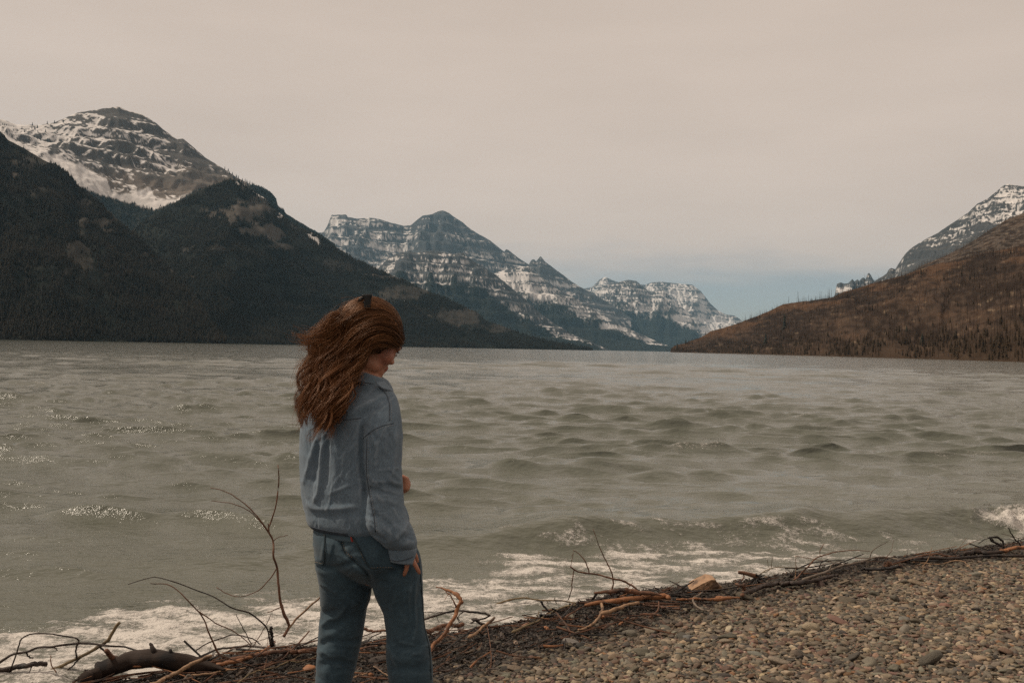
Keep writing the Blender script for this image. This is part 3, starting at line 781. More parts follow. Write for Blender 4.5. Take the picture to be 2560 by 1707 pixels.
# froth relief
fr_ = np.clip(foam, 0, 1)
froth = fbm(WX * 7, WY * 9, 4, 66)
Z += fr_ * (.020 + .030 * froth) * (ds < 3) * sstep(-.3, .2, ds)
Z += np.clip(brk, 0, 1) * (.03 + .20 * fbm(WX * 4.5, WY * 5, 4, 67))
V = np.stack([WX + DX, WY + DY, Z], -1)
me = mesh_np('lake', V.reshape(-1, 3), grid_faces(len(rowD), len(colU)))
set_float(me, foam, 'foam'); set_float(me, 1 - sstep(.5, 7, ds), 'shallow')
m = NT('lake_water')
pos = m.n('ShaderNodeNewGeometry').outputs['Position']
fa = m.attr('foam').outputs['Fac']; sa = m.attr('shallow').outputs['Fac']
fn = m.noise(22, 6, pos, .65, (1, 1.6, 1)); fn2 = m.noise(75, 4, pos, .6)
det = m.math('ADD', m.math('MULTIPLY', m.math('SUBTRACT', fn, .5), 1.5), m.math('MULTIPLY', m.math('SUBTRACT', fn2, .5), .7))
f = m.rng(m.math('ADD', fa, m.math('MULTIPLY', det, m.rng(fa, 0.02, .3, 0, 1.25))), .32, .98, 0, .95, True)
body = m.mix(sa, (.098, .104, .084), (.106, .110, .086))
m.set(Base_Color=m.mix(f, body, (.60, .565, .52)), IOR=1.333, Roughness=m.rng(f, 0, 1, .10, .75))
b1 = m.noise(2.8, 3, pos, .55, (.65, 1.3, 1)); b2 = m.noise(12, 4, pos, .58, (.7, 1.25, 1))
b0 = m.noise(.6, 3, pos, .55, (.55, 1.4, 1))
gn = m.n('ShaderNodeNewGeometry').outputs['Normal']
def slopes(scale, k, vecs, stretch):
    mp_ = m.n('ShaderNodeMapping'); m.put(mp_, 'Vector', pos); mp_.inputs['Scale'].default_value = stretch
    nx = m.n('ShaderNodeTexNoise'); m.put(nx, 'Vector', mp_.outputs[0]); nx.inputs['Scale'].default_value = scale; nx.inputs['Detail'].default_value = 3
    a_ = m.n('ShaderNodeVectorMath', operation='SUBTRACT'); m.put(a_, 0, nx.outputs['Color']); a_.inputs[1].default_value = (.5, .5, .5)
    b_ = m.n('ShaderNodeVectorMath', operation='MULTIPLY'); m.put(b_, 0, a_.outputs[0]); b_.inputs[1].default_value = (k * .8, k * 1.2, 0)
    c_ = m.n('ShaderNodeVectorMath', operation='ADD'); m.put(c_, 0, vecs); m.put(c_, 1, b_.outputs[0])
    return c_.outputs[0]
sv = slopes(.9, .38, gn, (.6, 1.3, 1)); sv = slopes(2.4, .42, sv, (.65, 1.3, 1)); sv = slopes(7, .45, sv, (.7, 1.2, 1))
nv = m.n('ShaderNodeVectorMath', operation='NORMALIZE'); m.put(nv, 0, sv)
bb = nv.outputs[0]; bb = m.bump(b2, .60, .040, bb)
bb = m.bump(m.math('MULTIPLY', fn2, f), .8, .02, bb)
m.set(Normal=bb)
lake = obj('lake', me, m.m); tag(lake, 'wind ruffled grey green lake with foam along the shore', None, None, 'structure')

# spray thrown up by the breaking wave
r = np.random.RandomState(5); n = 1600
px = 4.75 + 1.3 * r.rand(n) ** .8
py = np.interp(px, CR[:, 0], CR[:, 1]) - .30 + .16 * r.randn(n); pz = .12 + .17 * np.abs(fbm(px * 4, px * 0, 3, 3) + .35) * r.rand(n) ** 1.3
q = .0018 + .004 * r.rand(n) ** 4
drop = bpy.data.meshes.new('drop'); bm = bmesh.new(); bmesh.ops.create_icosphere(bm, subdivisions=1, radius=1); bm.to_mesh(drop); bm.free()
drop.materials.append(simple('spray_froth', (.6, .56, .52), (.7, .66, .62), 5, .5, 0))
o = scatter('spray', np.stack([px, py, pz], -1), np.stack([q, q, q], -1), np.zeros((n, 3)), np.ones((n, 3)), np.zeros(n), [drop])
tag(o, 'white spray over the breaking wave at the right', 'spray', None, 'stuff')

# ---- pebbles ------------------------------------------------------------------------
def stone_mesh(name, seed, flat=.45, sub=3, sharp=9.0):
    r = np.random.RandomState(seed)
    bm = bmesh.new(); bmesh.ops.create_icosphere(bm, subdivisions=sub, radius=1)
    pl = [(np.array(v) / np.linalg.norm(v), .62 + .38 * r.rand()) for v in r.randn(13, 3)]
    for v in bm.verts:
        d = np.array(v.co); d /= np.linalg.norm(d)
        s = 0.
        for nn, dd in pl:
            s += max(0, float(nn @ d) / dd) ** sharp
        v.co = Vector(d * (1 / max(s, 1e-3) ** (1 / sharp)))
    me = bpy.data.meshes.new(name)
    asp = .62 + .33 * r.rand()
    bmesh.ops.scale(bm, vec=(1, asp, flat * (.7 + .5 * r.rand())), verts=bm.verts)
    bm.to_mesh(me); bm.free()
    me.polygons.foreach_set('use_smooth', np.ones(len(me.polygons), bool))
    return me
def stone_mat(name, col_from):
    m = NT(name)
    if col_from == 'inst':
        c = m.attr('icol', 'INSTANCER').outputs['Color']
    else:
        c = m.n('ShaderNodeObjectInfo').outputs['Color']
    n = m.noise(2.2, 6, rough=.7); sp = m.noise(14, 3)
    c = m.mix(1.0, c, m.mix(m.rng(n, .25, .75), (.70, .70, .70), (1.3, 1.28, 1.25)), 'MULTIPLY')
    c = m.mix(m.rng(sp, .62, .72, 0, .35), c, (.25, .22, .19))
    m.set(Base_Color=c, Roughness=.72, Specular_IOR_Level=.35, Normal=m.bump(m.noise(9, 5), .35, .05))
    return m.m
STONES = [stone_mesh('pebble', 300 + i, sharp=11 + 9 * (i % 3)) for i in range(16)]
M_PEB = stone_mat('pebble_stone', 'inst')
for me in STONES: me.materials.append(M_PEB)
PAL = np.array([(.155, .135, .105), (.205, .175, .135), (.120, .110, .092), (.265, .215, .155), (.175, .120, .090), (.070, .066, .060), (.150, .150, .125), (.300, .255, .200), (.205, .115, .060), (.145, .090, .076)])
PAL = PAL * np.array((.86, .80, .73))
PW = np.array([.19, .16, .17, .11, .08, .09, .10, .06, .014, .06]); PW = PW / PW.sum()
def inview(P, mu=160, mv=130):
    u, v, d = project(P)
    return (u > -mu) & (u < 2560 + mu) & (v < 1707 + mv) & (d > 0)
def beach_pts(n, seed, lo, hi):
    """random spots of the beach in view, lo/hi = distance on the land side of the litter line"""
    r = np.random.RandomState(seed); out = []
    tot = 0
    while tot < n:
        X = r.rand(60000) * 9.5 - 3.2; Y = 3.9 + r.rand(60000) * 7
        s = -sdist(LT, X, Y) + .16 * fbm(X * 2.1, Y * 2.1, 3, 8) + .05 * r.randn(60000)
        k = (s > lo) & (s < hi) & (sdist(SH, X, Y) < -0.02)
        X, Y = X[k], Y[k]
        P = np.stack([X, Y, ground_z(X, Y)], -1)
        P = P[inview(P)]
        out.append(P); tot += len(P)
    return np.concatenate(out)[:n], r
def pebbles(n, seed, lo, hi, smin, smax, pw, lift):
    P, r = beach_pts(n, seed, lo, hi)
    s = smin * (smax / smin) ** (r.rand(n) ** pw)
    sc = np.stack([s, s * (.75 + .4 * r.rand(n)), s * (.75 + .5 * r.rand(n))], -1)
    P[:, 2] += s * lift
    rot = np.stack([r.randn(n) * .22, r.randn(n) * .22, r.rand(n) * 6.28], -1)
    ci = r.choice(len(PAL), n, p=PW)
    col = PAL[ci] * (.50 + 1.05 * r.rand(n, 1)) * (1 + .02 * r.randn(n, 3))
    wet = sstep(.45, .0, -sdist(LT, P[:, 0], P[:, 1]) + .12 * fbm(P[:, 0] * 3, P[:, 1] * 3, 3, 6))[:, None]
    col = col * (1 - .5 * wet)
    return P, sc, rot, np.clip(col, .012, .5), r.randint(0, 16, n)
a = pebbles(30000, 41, -.12, 9, .006, .017, 1.0, .15)
b = pebbles(23000, 42, .0, 9, .009, .029, 1.8, .28)
G = [np.concatenate(z) for z in zip(a, b)]
o = scatter('gravel', *G[:4], G[4], STONES)
tag(o, 'countless small mixed grey and tan pebbles of the beach', 'gravel', None, 'stuff')
# the largest pebbles, one by one
P, sc, rot, col, idx = pebbles(300, 43, .10, 9, .022, .050, 1.4, .32)
M_STONE = stone_mat('beach_stone', 'obj')
BIG = [stone_mesh('stone', 400 + i, sharp=10 + 8 * (i % 3)) for i in range(14)]
for me in BIG: me.materials.append(M_STONE)
def stone(p, s, rt, c, i):
    o = bpy.data.objects.new('stone', BIG[i % 14]); link(o, beach)
    o.location = p; o.scale = s; o.rotation_euler = rt; o.color = tuple(c) + (1,)
    return o
special = [  # larger stones that can be picked out: photograph px, half width px, colour
    (KV([(1790, 1527)])[0], 30, (.20, .165, .125)), (KV([(1728, 1459)])[0], 17, (.165, .085, .040)), (KC([(1800, 1320)])[0], 19, (.15, .15, .125)),
    (KD([(1750, 1255)])[0], 13, (.060, .042, .036)), (KD([(1725, 1155)])[0], 15, (.24, .17, .10)), (KD([(1020, 1055)])[0], 18, (.14, .135, .115)), (KD([(1000, 1140)])[0], 20, (.165, .145, .115)),
    (KD([(1560, 1125)])[0], 18, (.24, .205, .16)), (KD([(190, 850)])[0], 15, (.115, .070, .058)), (KC([(855, 1100)])[0], 15, (.165, .14, .105)), (KC([(1650, 890)])[0], 14, (.19, .13, .085)),
    (KB([(1115, 1195)])[0], 14, (.24, .175, .13)), (KB([(1680, 1200)])[0], 17, (.17, .155, .14)), (KB([(565, 1425)])[0], 13, (.25, .19, .125)), (KB([(1340, 1460)])[0], 17, (.24, .20, .15)),
    (KB([(1650, 940)])[0], 13, (.16, .15, .115)), (KC([(105, 965)])[0], 13, (.15, .14, .105)), (KC([(2040, 1130)])[0], 17, (.07, .072, .065)), (KD([(1255, 915)])[0], 16, (.27, .22, .165)), (KD([(1350, 932)])[0], 15, (.19, .10, .075)),
    (K3([(1035, 1350)])[0], 24, (.050, .040, .034)), (KC([(1170, 1160)])[0], 17, (.12, .12, .115))]
for j, ((u, v), hw, c) in enumerate(special):
    p = ground_hit(u, v); s = hw / FP * p.y
    stone((p.x, p.y, p.z + s * .25), (s, s * .8, s * .85), (.15 * math.sin(j * 3), .12 * math.cos(j * 5), j * 1.3), c, j)
for j in range(300 - len(special)):
    stone(P[j], sc[j], rot[j], col[j], int(idx[j]))

# ---- dark litter of bark and twigs along the water's edge ------------------------------
def chip_mesh(name, seed):
    r = np.random.RandomState(seed)
    bm = bmesh.new(); bmesh.ops.create_cube(bm, size=2)
    for v in bm.verts:
        v.co = Vector((v.co.x * (.8 + .4 * r.rand()), v.co.y * (.22 + .25 * r.rand()), v.co.z * (.10 + .10 * r.rand()) + .12 * v.co.x * r.randn() * .5))
    bmesh.ops.bevel(bm, geom=bm.edges[:], offset=.06, segments=1, affect='EDGES')
    me = bpy.data.meshes.new(name); bm.to_mesh(me); bm.free()
    return me
m = NT('bark_chip'); m.set(Base_Color=m.mix(1.0, m.attr('icol', 'INSTANCER').outputs['Color'], m.mix(m.noise(3, 5), (.5, .5, .5), (1.5, 1.5, 1.5)), 'MULTIPLY'), Roughness=.7)
M_CHIP = m.m
CHIPS = [chip_mesh('chip', 500 + i) for i in range(6)]
for me in CHIPS: me.materials.append(M_CHIP)
n = 34000
P, r = beach_pts(n, 61, -3, .10)
thin = sdist(SH, P[:, 0], P[:, 1])
P = P[(P[:, 0] < 1.4) | (r.rand(n) < .38)]; n = len(P)
s = .0045 * (5.0 ** (r.rand(n) ** 1.8))
sc = np.stack([s, s * (.5 + .6 * r.rand(n)), s], -1)
P[:, 2] += .003 + .018 * r.rand(n) ** 2
rot = np.stack([r.randn(n) * .35, r.randn(n) * .35, r.rand(n) * 6.28], -1)
LP = .6 * np.array([(.030, .020, .015), (.055, .034, .023), (.018, .014, .012), (.10, .055, .032), (.15, .075, .036), (.055, .048, .040)])
col = LP[r.choice(6, n, p=[.34, .26, .20, .09, .02, .09])] * (.7 + .6 * r.rand(n, 1))
o = scatter('bark_litter', P, sc, rot, col, r.randint(0, 6, n), CHIPS)
tag(o, 'dark wet litter of bark and wood crumbs along the waterline', 'litter', None, 'stuff')
# small pebbles mixed into the litter
a = pebbles(6500, 71, -3, .05, .006, .024, 1.5, .30); a[3][:] = a[3] * .6
o = scatter('gravel', *a[:4], a[4], STONES); tag(o, 'dark wet pebbles lying among the bark litter', 'gravel', None, 'stuff')

# ================================================================== driftwood
def wood_mat(name, c1, c2, dark, rough=.62):
    m = NT(name)
    uv = m.attr('along').outputs['Vector']
    g = m.noise(1.0, 6, uv, .6, (3.0, 60.0, 60.0)); b = m.noise(9, 5); s = m.noise(40, 3)
    c = m.mix(m.rng(g, .3, .7), c1, c2)
    c = m.mix(m.rng(b, .50, .64), c, dark)
    c = m.mix(m.rng(s, .62, .75, 0, .5), c, tuple(x * 1.5 for x in c2))
    m.set(Base_Color=c, Roughness=rough, Specular_IOR_Level=.35, Normal=m.bump(m.math('ADD', g, m.math('MULTIPLY', b, .6)), .7, .006))
    return m.m
WOOD = dict(
    orange=wood_mat('driftwood_orange', (.200, .080, .034), (.330, .150, .065), (.060, .028, .016)),
    tan=wood_mat('driftwood_tan', (.230, .135, .075), (.360, .225, .130), (.085, .050, .030)),
    brown=wood_mat('driftwood_brown', (.110, .050, .028), (.180, .085, .045), (.030, .018, .013)),
    dark=wood_mat('driftwood_dark', (.024, .015, .011), (.046, .027, .018), (.010, .008, .007), .5),
    logdark=wood_mat('driftwood_log_bark', (.014, .009, .007), (.034, .020, .013), (.007, .005, .005), .88),
    black=wood_mat('driftwood_black', (.012, .010, .009), (.024, .018, .015), (.008, .007, .006), .45),
    grey=wood_mat('driftwood_grey', (.130, .100, .075), (.220, .175, .135), (.060, .045, .033)),
    olive=wood_mat('driftwood_olive', (.140, .100, .050), (.220, .160, .085), (.060, .042, .024)))

def catmull(P, n):
    P = [np.array(p, float) for p in P]
    if len(P) == 2: P = [P[0], (P[0] + P[1]) / 2, P[1]]
    Q = [2 * P[0] - P[1]] + P + [2 * P[-1] - P[-2]]
    out = []
    for i in range(1, len(Q) - 2):
        for t in np.linspace(0, 1, n, endpoint=False):
            a, b, c, d = Q[i - 1:i + 3]
            out.append(.5 * ((2 * b) + (-a + c) * t + (2 * a - 5 * b + 4 * c - d) * t * t + (-a + 3 * b - 3 * c + d) * t ** 3))
    out.append(P[-1])
    return np.array(out)
def tube_np(P, rad, k=8, seed=0, rough=.12, flat=1.0, cap=True):
    """tube through points P with radii rad; returns verts, quads, 'along' coordinates"""
    P = np.asarray(P, float); n = len(P); r = np.random.RandomState(seed)
    T = np.gradient(P, axis=0); T /= np.linalg.norm(T, axis=1)[:, None] + 1e-9
    up = np.array((0.05, 0.1, 1.0)); N = np.cross(T, up); N /= np.linalg.norm(N, axis=1)[:, None] + 1e-9
    B = np.cross(T, N)
    a = np.linspace(0, 2 * np.pi, k, endpoint=False)
    L = np.concatenate([[0], np.cumsum(np.linalg.norm(np.diff(P, axis=0), axis=1))])
    R_ = np.asarray(rad)[:, None] * (1 + rough * perlin(a[None] * 1.3 + seed * 3.1, L[:, None] / (np.mean(rad) * 5 + 1e-6), seed) * 1.6)
    ring = P[:, None] + R_[..., None] * (np.cos(a)[None, :, None] * N[:, None] + flat * np.sin(a)[None, :, None] * B[:, None])
    V = ring.reshape(-1, 3); F = []
    for i in range(n - 1):
        b = i * k
        for j in range(k): F.append((b + j, b + (j + 1) % k, b + k + (j + 1) % k, b + k + j))
    al = np.stack([L[:, None] * np.ones(k)[None], np.cos(a)[None] * np.ones(n)[:, None] * .15, np.sin(a)[None] * np.ones(n)[:, None] * .15], -1).reshape(-1, 3)
    if cap:
        for e, (i, s) in enumerate(((0, -1), (n - 1, 1))):
            c = len(V); V = np.vstack([V, P[i] + s * T[i] * R_[i].mean() * .35]); al = np.vstack([al, al[i * k]])
            for j in range(k):
                q = (i * k + j, i * k + (j + 1) % k, c, c)
                F.append(q if s > 0 else (q[1], q[0], c, c))
    return V, F, al
def tube_mesh(name, P, rad, **kw):
    V, F, al = tube_np(P, rad, **kw)
    me = bpy.data.meshes.new(name)
    me.from_pydata([tuple(v) for v in V], [], [tuple(f) if f[2] != f[3] else f[:3] for f in F])
    me.polygons.foreach_set('use_smooth', np.ones(len(me.polygons), bool))
    a = me.attributes.new('along', 'FLOAT_VECTOR', 'POINT'); a.data.foreach_set('vector', np.ascontiguousarray(al, np.float32).ravel())
    return me
WSEED = [0]
def place(px, d0, d1, lift=0.0):
    n = len(px); out = []
    for i, p in enumerate(px):
        Y = d0 + (d1 - d0) * (i / max(1, n - 1)) if not (len(p) > 2) else p[2]
        q = at(p[0], p[1], Y); out.append((q.x, q.y, q.z + lift))
    return out
def wood(name, label, px, r0, r1, mat, base=None, sides=(), mode='E', cat='branch', drift=0.0, scale=1.0, flat=1.0, rough=.14, mids=None):
    """px photograph pixels; r0,r1 half widths in photograph pixels; mode E: both ends rest on the ground, V: stands at base"""
    WSEED[0] += 1; sd = WSEED[0]; rr = np.random.RandomState(sd)
    if mode == 'E':
        g0, g1 = ground_hit(*px[0][:2]), ground_hit(*px[-1][:2]); d0, d1 = g0.y, g1.y
    else:
        g0 = ground_hit(*(base or px[0])[:2]); d0 = g0.y; d1 = d0 + drift
    P = place(px, d0, d1, 0)
    dm = (d0 + d1) / 2 / FP
    if len(P) > 2 and mode != 'E0':
        P = [P[0]] + [(p[0], p[1] + rr.randn() * .012, p[2]) for p in P[1:-1]] + [P[-1]]
    n = max(3, int(28 / len(P)) + 2)
    C = catmull(P, n); m = len(C); t = np.linspace(0, 1, m)
    C[1:-1] += np.stack([fbm(t * 7 + sd, t * 0 + k * 5.3, 3, sd) for k in range(3)], -1)[1:-1] * min(r0 * dm * 1.2, .012)
    rad = (r0 + (r1 - r0) * t) * dm
    cv = np.array(CAM)
    for _ in range(26):
        low = C[:, 2] < ground_z(C[:, 0], C[:, 1]) + rad * .6 + .030
        if not low.any(): break
        C[low] = cv + (C[low] - cv) * .992
    if mids: rad = np.interp(t, [q[0] for q in mids], [q[1] * dm for q in mids])
    for kn in rr.rand(3): rad = rad * (1 + .22 * np.exp(-((t - kn) / .022) ** 2))
    org = Vector(C[0])
    o = obj(name, tube_mesh(name, C, rad, seed=sd, k=10 if r0 > 5 else 7, rough=rough, flat=flat), WOOD[mat], origin=org)
    tag(o, label, cat, 'driftwood along the waterline')
    for j, sdp in enumerate(sides):
        pts, q0, q1 = sdp[:3]; smat = sdp[3] if len(sdp) > 3 else mat
        s0 = np.array(place(pts[:1], d0, d0)[0])
        # start from the nearest point of the limb, at the limb's depth
        uu, vv, _ = project(C); kk = int(np.argmin((uu - pts[0][0]) ** 2 + (vv - pts[0][1]) ** 2))
        dd = C[kk][1]
        Q = [tuple(C[kk])] + place(pts[1:], dd, dd + (rr.rand() - .5) * .16)
        SC = catmull(Q, max(3, int(20 / len(Q)) + 2)); tt = np.linspace(0, 1, len(SC))
        SC[1:] += np.stack([fbm(tt * 6 + sd + j, tt * 0 + k * 3.3, 3, sd + j) for k in range(3)], -1)[1:] * .006
        obj('side_twig', tube_mesh('side_twig', SC, (q0 + (q1 - q0) * tt) * dd / FP, seed=sd * 7 + j, k=6), WOOD[smat], o)
    return o
def W(K, name, label, pts, r0, r1, mat, s, **kw):
    """K crop reader, widths given in that crop's pixels (scale s)"""
    if 'sides' in kw:
        kw['sides'] = [(K(q[0]), q[1] / s, q[2] / s) + tuple(q[3:]) for q in kw['sides']]
    if 'base' in kw: kw['base'] = K([kw['base']])[0]
    if 'mids' in kw: kw['mids'] = [(a, b / s) for a, b in kw['mids']]
    return wood(name, label, K(pts), r0 / s, r1 / s, mat, **kw)
A, B3, B, C3, D3 = 2.765, 4.273, 3.853, 3.672, 3.358
W(KA, 'driftwood_sapling', 'tall thin upright sapling branching left beside the person', [(1960, 1245), (1990, 1180), (1960, 1080), (1940, 1000), (1930, 900), (1912, 780), (1895, 680), (1880, 590), (1862, 520), (1870, 460), (1905, 350), (1920, 220), (1930, 100), (1922, 60)], 11, 3.2, 'brown', A, mode='V', base=(1800, 1400), drift=.1,
  sides=[([(1862, 525), (1790, 430), (1715, 350), (1640, 290), (1560, 245), (1455, 215)], 5, 2.6), ([(1870, 570), (1820, 480), (1760, 410), (1690, 360), (1580, 325), (1462, 305)], 4, 2.4), ([(1890, 585), (1930, 560), (1988, 545)], 3, 2.2), ([(1898, 765), (1880, 830), (1820, 900), (1740, 950), (1650, 970), (1560, 945), (1497, 905)], 4, 2.6), ([(1940, 1035), (1900, 1060), (1850, 1083)], 4, 3), ([(1990, 1180), (2060, 1110), (2140, 1040), (2212, 975), (2240, 950)], 8, 5, 'tan'), ([(1862, 520), (1858, 490), (1852, 465)], 4, 3)])
W(KA, 'driftwood_branch', 'smooth orange branch from which the tall sapling rises', [(1500, 1440), (1600, 1425), (1740, 1385), (1820, 1340), (1890, 1290), (1960, 1240), (2050, 1222), (2230, 1208)], 12, 8, 'orange', A)
W(KA, 'driftwood_twig', 'long thin twig arching highest over the foam at the left', [(1870, 1310), (1840, 1200), (1800, 1140), (1720, 1080), (1610, 1040), (1480, 970), (1350, 920), (1240, 880), (1150, 850), (1070, 835), (980, 855), (885, 885)], 6, 2.6, 'dark', A, mode='V', base=(1860, 1400), sides=[([(1610, 1040), (1600, 1048), (1580, 1035)], 4, 2)])
W(KA, 'driftwood_twig', 'thin forked twig leaning left just below the highest arching twig', [(1540, 1390), (1500, 1350), (1470, 1280), (1440, 1200), (1400, 1120), (1360, 1060), (1300, 985), (1240, 930), (1150, 885), (1040, 878)], 7, 2.6, 'brown', A, mode='V', base=(1560, 1430), sides=[([(1365, 1075), (1430, 1110), (1500, 1160), (1590, 1195), (1660, 1240), (1740, 1310)], 4.5, 3)])
W(KA, 'driftwood_twig', 'low dark twig bowed over the debris left of the broken post', [(1355, 1340), (1440, 1290), (1520, 1260), (1600, 1245), (1700, 1245), (1760, 1270), (1800, 1300)], 4, 4, 'dark', A, mode='V', base=(1800, 1400))
W(KA, 'driftwood_branch', 'long knotty dark branch arching over the foam at the far left', [(-60, 1460), (0, 1425), (90, 1370), (180, 1355), (270, 1320), (380, 1305), (470, 1298), (600, 1297), (750, 1305), (850, 1325), (950, 1340), (1030, 1355)], 9, 6, 'dark', A, mode='V', base=(700, 1560),
  sides=[([(185, 1355), (200, 1385), (228, 1398)], 6, 5), ([(360, 1310), (380, 1325), (398, 1340)], 5, 3), ([(545, 1297), (545, 1280), (520, 1255), (430, 1240), (330, 1228), (240, 1225), (150, 1260), (135, 1300), (110, 1380), (70, 1470), (20, 1550)], 5.5, 5), ([(545, 1297), (525, 1340), (530, 1395)], 6, 6)])
W(KA, 'driftwood_stick', 'thick straight stick sticking up from lower left over the foam', [(-60, 1580), (0, 1565), (200, 1520), (370, 1475), (520, 1405), (640, 1340), (720, 1290), (770, 1230), (826, 1150)], 11, 11, 'olive', A, mode='V', base=(500, 1560), sides=[([(690, 1310), (740, 1365), (790, 1400)], 7, 8, 'dark'), ([(570, 1385), (530, 1420), (450, 1500), (400, 1568)], 6, 5, 'dark')])
W(KA, 'driftwood_stub', 'short thick red brown stub at the left edge', [(-60, 1490), (0, 1480), (100, 1460), (200, 1440), (260, 1430), (325, 1437)], 17, 15, 'dark', A, mode='V', base=(200, 1600), sides=[([(100, 1460), (60, 1500), (20, 1550)], 9, 8), ([(230, 1435), (200, 1490), (150, 1510)], 4, 3)])
W(KA, 'driftwood_log', 'big dark weathered log lying at the lower left', [(590, 1535), (660, 1512), (740, 1475), (820, 1440), (900, 1420), (1000, 1402), (1100, 1398), (1200, 1408), (1300, 1430), (1400, 1452), (1550, 1475)], 52, 14, 'logdark', A, mode='V', base=(900, 1560), cat='log', rough=.22, mids=[(0, 46), (.1, 58), (.3, 56), (.55, 62), (.72, 60), (.85, 44), (1, 10)],
  sides=[([(860, 1420), (800, 1400), (760, 1375), (735, 1340)], 24, 15, 'brown'), ([(1090, 1390), (1060, 1335), (1040, 1290)], 30, 8), ([(640, 1520), (595, 1500), (588, 1470)], 14, 5), ([(1190, 1370), (1180, 1345), (1175, 1335)], 16, 8)])
W(KA, 'driftwood_branch', 'thick red brown branch running in behind the left leg', [(1560, 1425), (1650, 1402), (1750, 1378), (1850, 1356), (2000, 1347), (2100, 1347), (2240, 1337)], 13, 17, 'brown', A)
W(KA, 'driftwood_branch', 'slender dark branch just above the thick red brown branch', [(1350, 1400), (1500, 1342), (1600, 1322), (1700, 1310), (1850, 1312), (2000, 1315), (2240, 1325)], 7, 8, 'dark', A)
W(KA, 'driftwood_stick', 'pale tan stick slanting across the front of the big log', [(1040, 1580), (1150, 1530), (1250, 1480), (1350, 1425), (1460, 1380)], 16, 12, 'tan', A, mode='V', base=(1150, 1600))
W(KA, 'driftwood_post', 'dark broken post standing upright beside the sapling', [(1885, 1310), (1880, 1240), (1872, 1178)], 14, 11, 'black', A, mode='V', base=(1885, 1380))
W(KA, 'driftwood_twig', 'olive twig curving up along the litter to the left leg', [(1640, 1568), (1750, 1500), (1900, 1460), (2040, 1400)], 6, 4, 'olive', A)
W(KA, 'driftwood_twig', 'straight tan twig at the right foot of the big log', [(1320, 1515), (1450, 1500), (1550, 1482), (1700, 1462)], 7, 5, 'tan', A)
W(KA, 'driftwood_twig', 'dark slanted stick at the left end of the big log', [(505, 1565), (560, 1515), (605, 1475)], 9, 7, 'dark', A, mode='V', base=(520, 1590))
W(KA, 'driftwood_twig', 'small orange sprig standing in the foam at lower left', [(375, 1575), (385, 1500), (370, 1430), (350, 1375)], 5, 3, 'orange', A, mode='V', base=(375, 1590), sides=[([(385, 1520), (410, 1500), (430, 1490)], 3, 2)])
W(KA, 'driftwood_stub', 'pale splintered stub below the right end of the big log', [(1275, 1580), (1290, 1550), (1312, 1512)], 22, 17, 'grey', A, mode='V', base=(1280, 1600))
W(KA, 'driftwood_twig', 'fine twig rising left over the debris by the broken post', [(1740, 1300), (1680, 1190), (1655, 1135), (1630, 1090)], 3.5, 2, 'dark', A, mode='V', base=(1740, 1380))
W(KA, 'driftwood_twig', 'fine twig leaning right toward the broken post', [(1760, 1300), (1800, 1230), (1840, 1165), (1872, 1095)], 3.5, 2, 'brown', A, mode='V', base=(1760, 1380))
W(K3, 'driftwood_branch', 'bent brown branch seen between the legs', [(880, 985), (960, 1005), (1050, 1012), (1170, 995)], 15, 12, 'brown', B3, mode='V', base=(1000, 1120))
W(K3, 'driftwood_twig', 'thin dark twig under the bent branch between the legs', [(905, 1150), (990, 1070), (1085, 1030)], 6, 5, 'dark', B3, mode='V', base=(905, 1170))
W(K3, 'driftwood_stick', 'thick blunt dark stick between the legs', [(860, 1165), (960, 1150), (1050, 1150), (1120, 1130)], 9, 14, 'dark', B3)
W(K3, 'driftwood_twig', 'pale curved twig on the litter low between the legs', [(790, 1505), (850, 1490), (900, 1470), (935, 1458)], 9, 7, 'tan', B3)
W(K3, 'driftwood_twig', 'tan twig slanting down beside the right leg', [(1000, 1388), (1090, 1450), (1160, 1490)], 6, 5, 'tan', B3)
W(K3, 'driftwood_twig', 'olive forked twig left of the left leg on the litter', [(0, 1370), (110, 1335), (200, 1330), (290, 1320), (390, 1275)], 7, 5, 'olive', B3, sides=[([(110, 1335), (160, 1300), (220, 1262)], 5, 4)])
W(KB, 'driftwood_branch', 'crooked tan branch leaning up right of the legs', [(285, 1270), (340, 1190), (420, 1110), (480, 1000), (530, 920), (555, 850), (587, 775), (560, 720), (500, 690), (430, 670), (345, 640)], 19, 6, 'orange', B, mode='V', base=(300, 1260), drift=.25, mids=[(0, 17), (.4, 19), (.62, 17), (.7, 24), (.78, 15), (1, 5)],
  sides=[([(530, 850), (520, 790), (480, 715), (440, 690)], 9, 5, 'brown'), ([(570, 800), (600, 795), (605, 780)], 12, 8), ([(500, 690), (460, 720), (430, 770)], 4, 2)])
W(KB, 'driftwood_branch', 'long slim branch arching low over the foam right of the legs', [(520, 960), (600, 915), (690, 875), (780, 835), (900, 805), (1000, 780), (1100, 765), (1190, 748), (1300, 760), (1420, 768), (1560, 775), (1690, 798)], 10, 7, 'olive', B, sides=[([(1420, 768), (1420, 800), (1410, 830)], 4, 3), ([(1490, 775), (1530, 820), (1600, 860)], 4, 3), ([(1490, 775), (1490, 745)], 4, 3)])
W(KB, 'driftwood_branch', 'dark forked branch just right of the right leg', [(200, 965), (330, 920), (440, 890), (540, 880), (620, 868), (720, 890), (800, 895), (872, 915)], 11, 10, 'dark', B, mode='V', base=(600, 1050), sides=[([(872, 915), (820, 940), (700, 980), (600, 1050)], 9, 7), ([(440, 890), (340, 888), (230, 886)], 5, 3), ([(540, 950), (580, 1000)], 5, 4), ([(350, 915), (370, 970), (390, 1010)], 3, 2), ([(620, 868), (560, 930), (600, 1000)], 6, 3)])
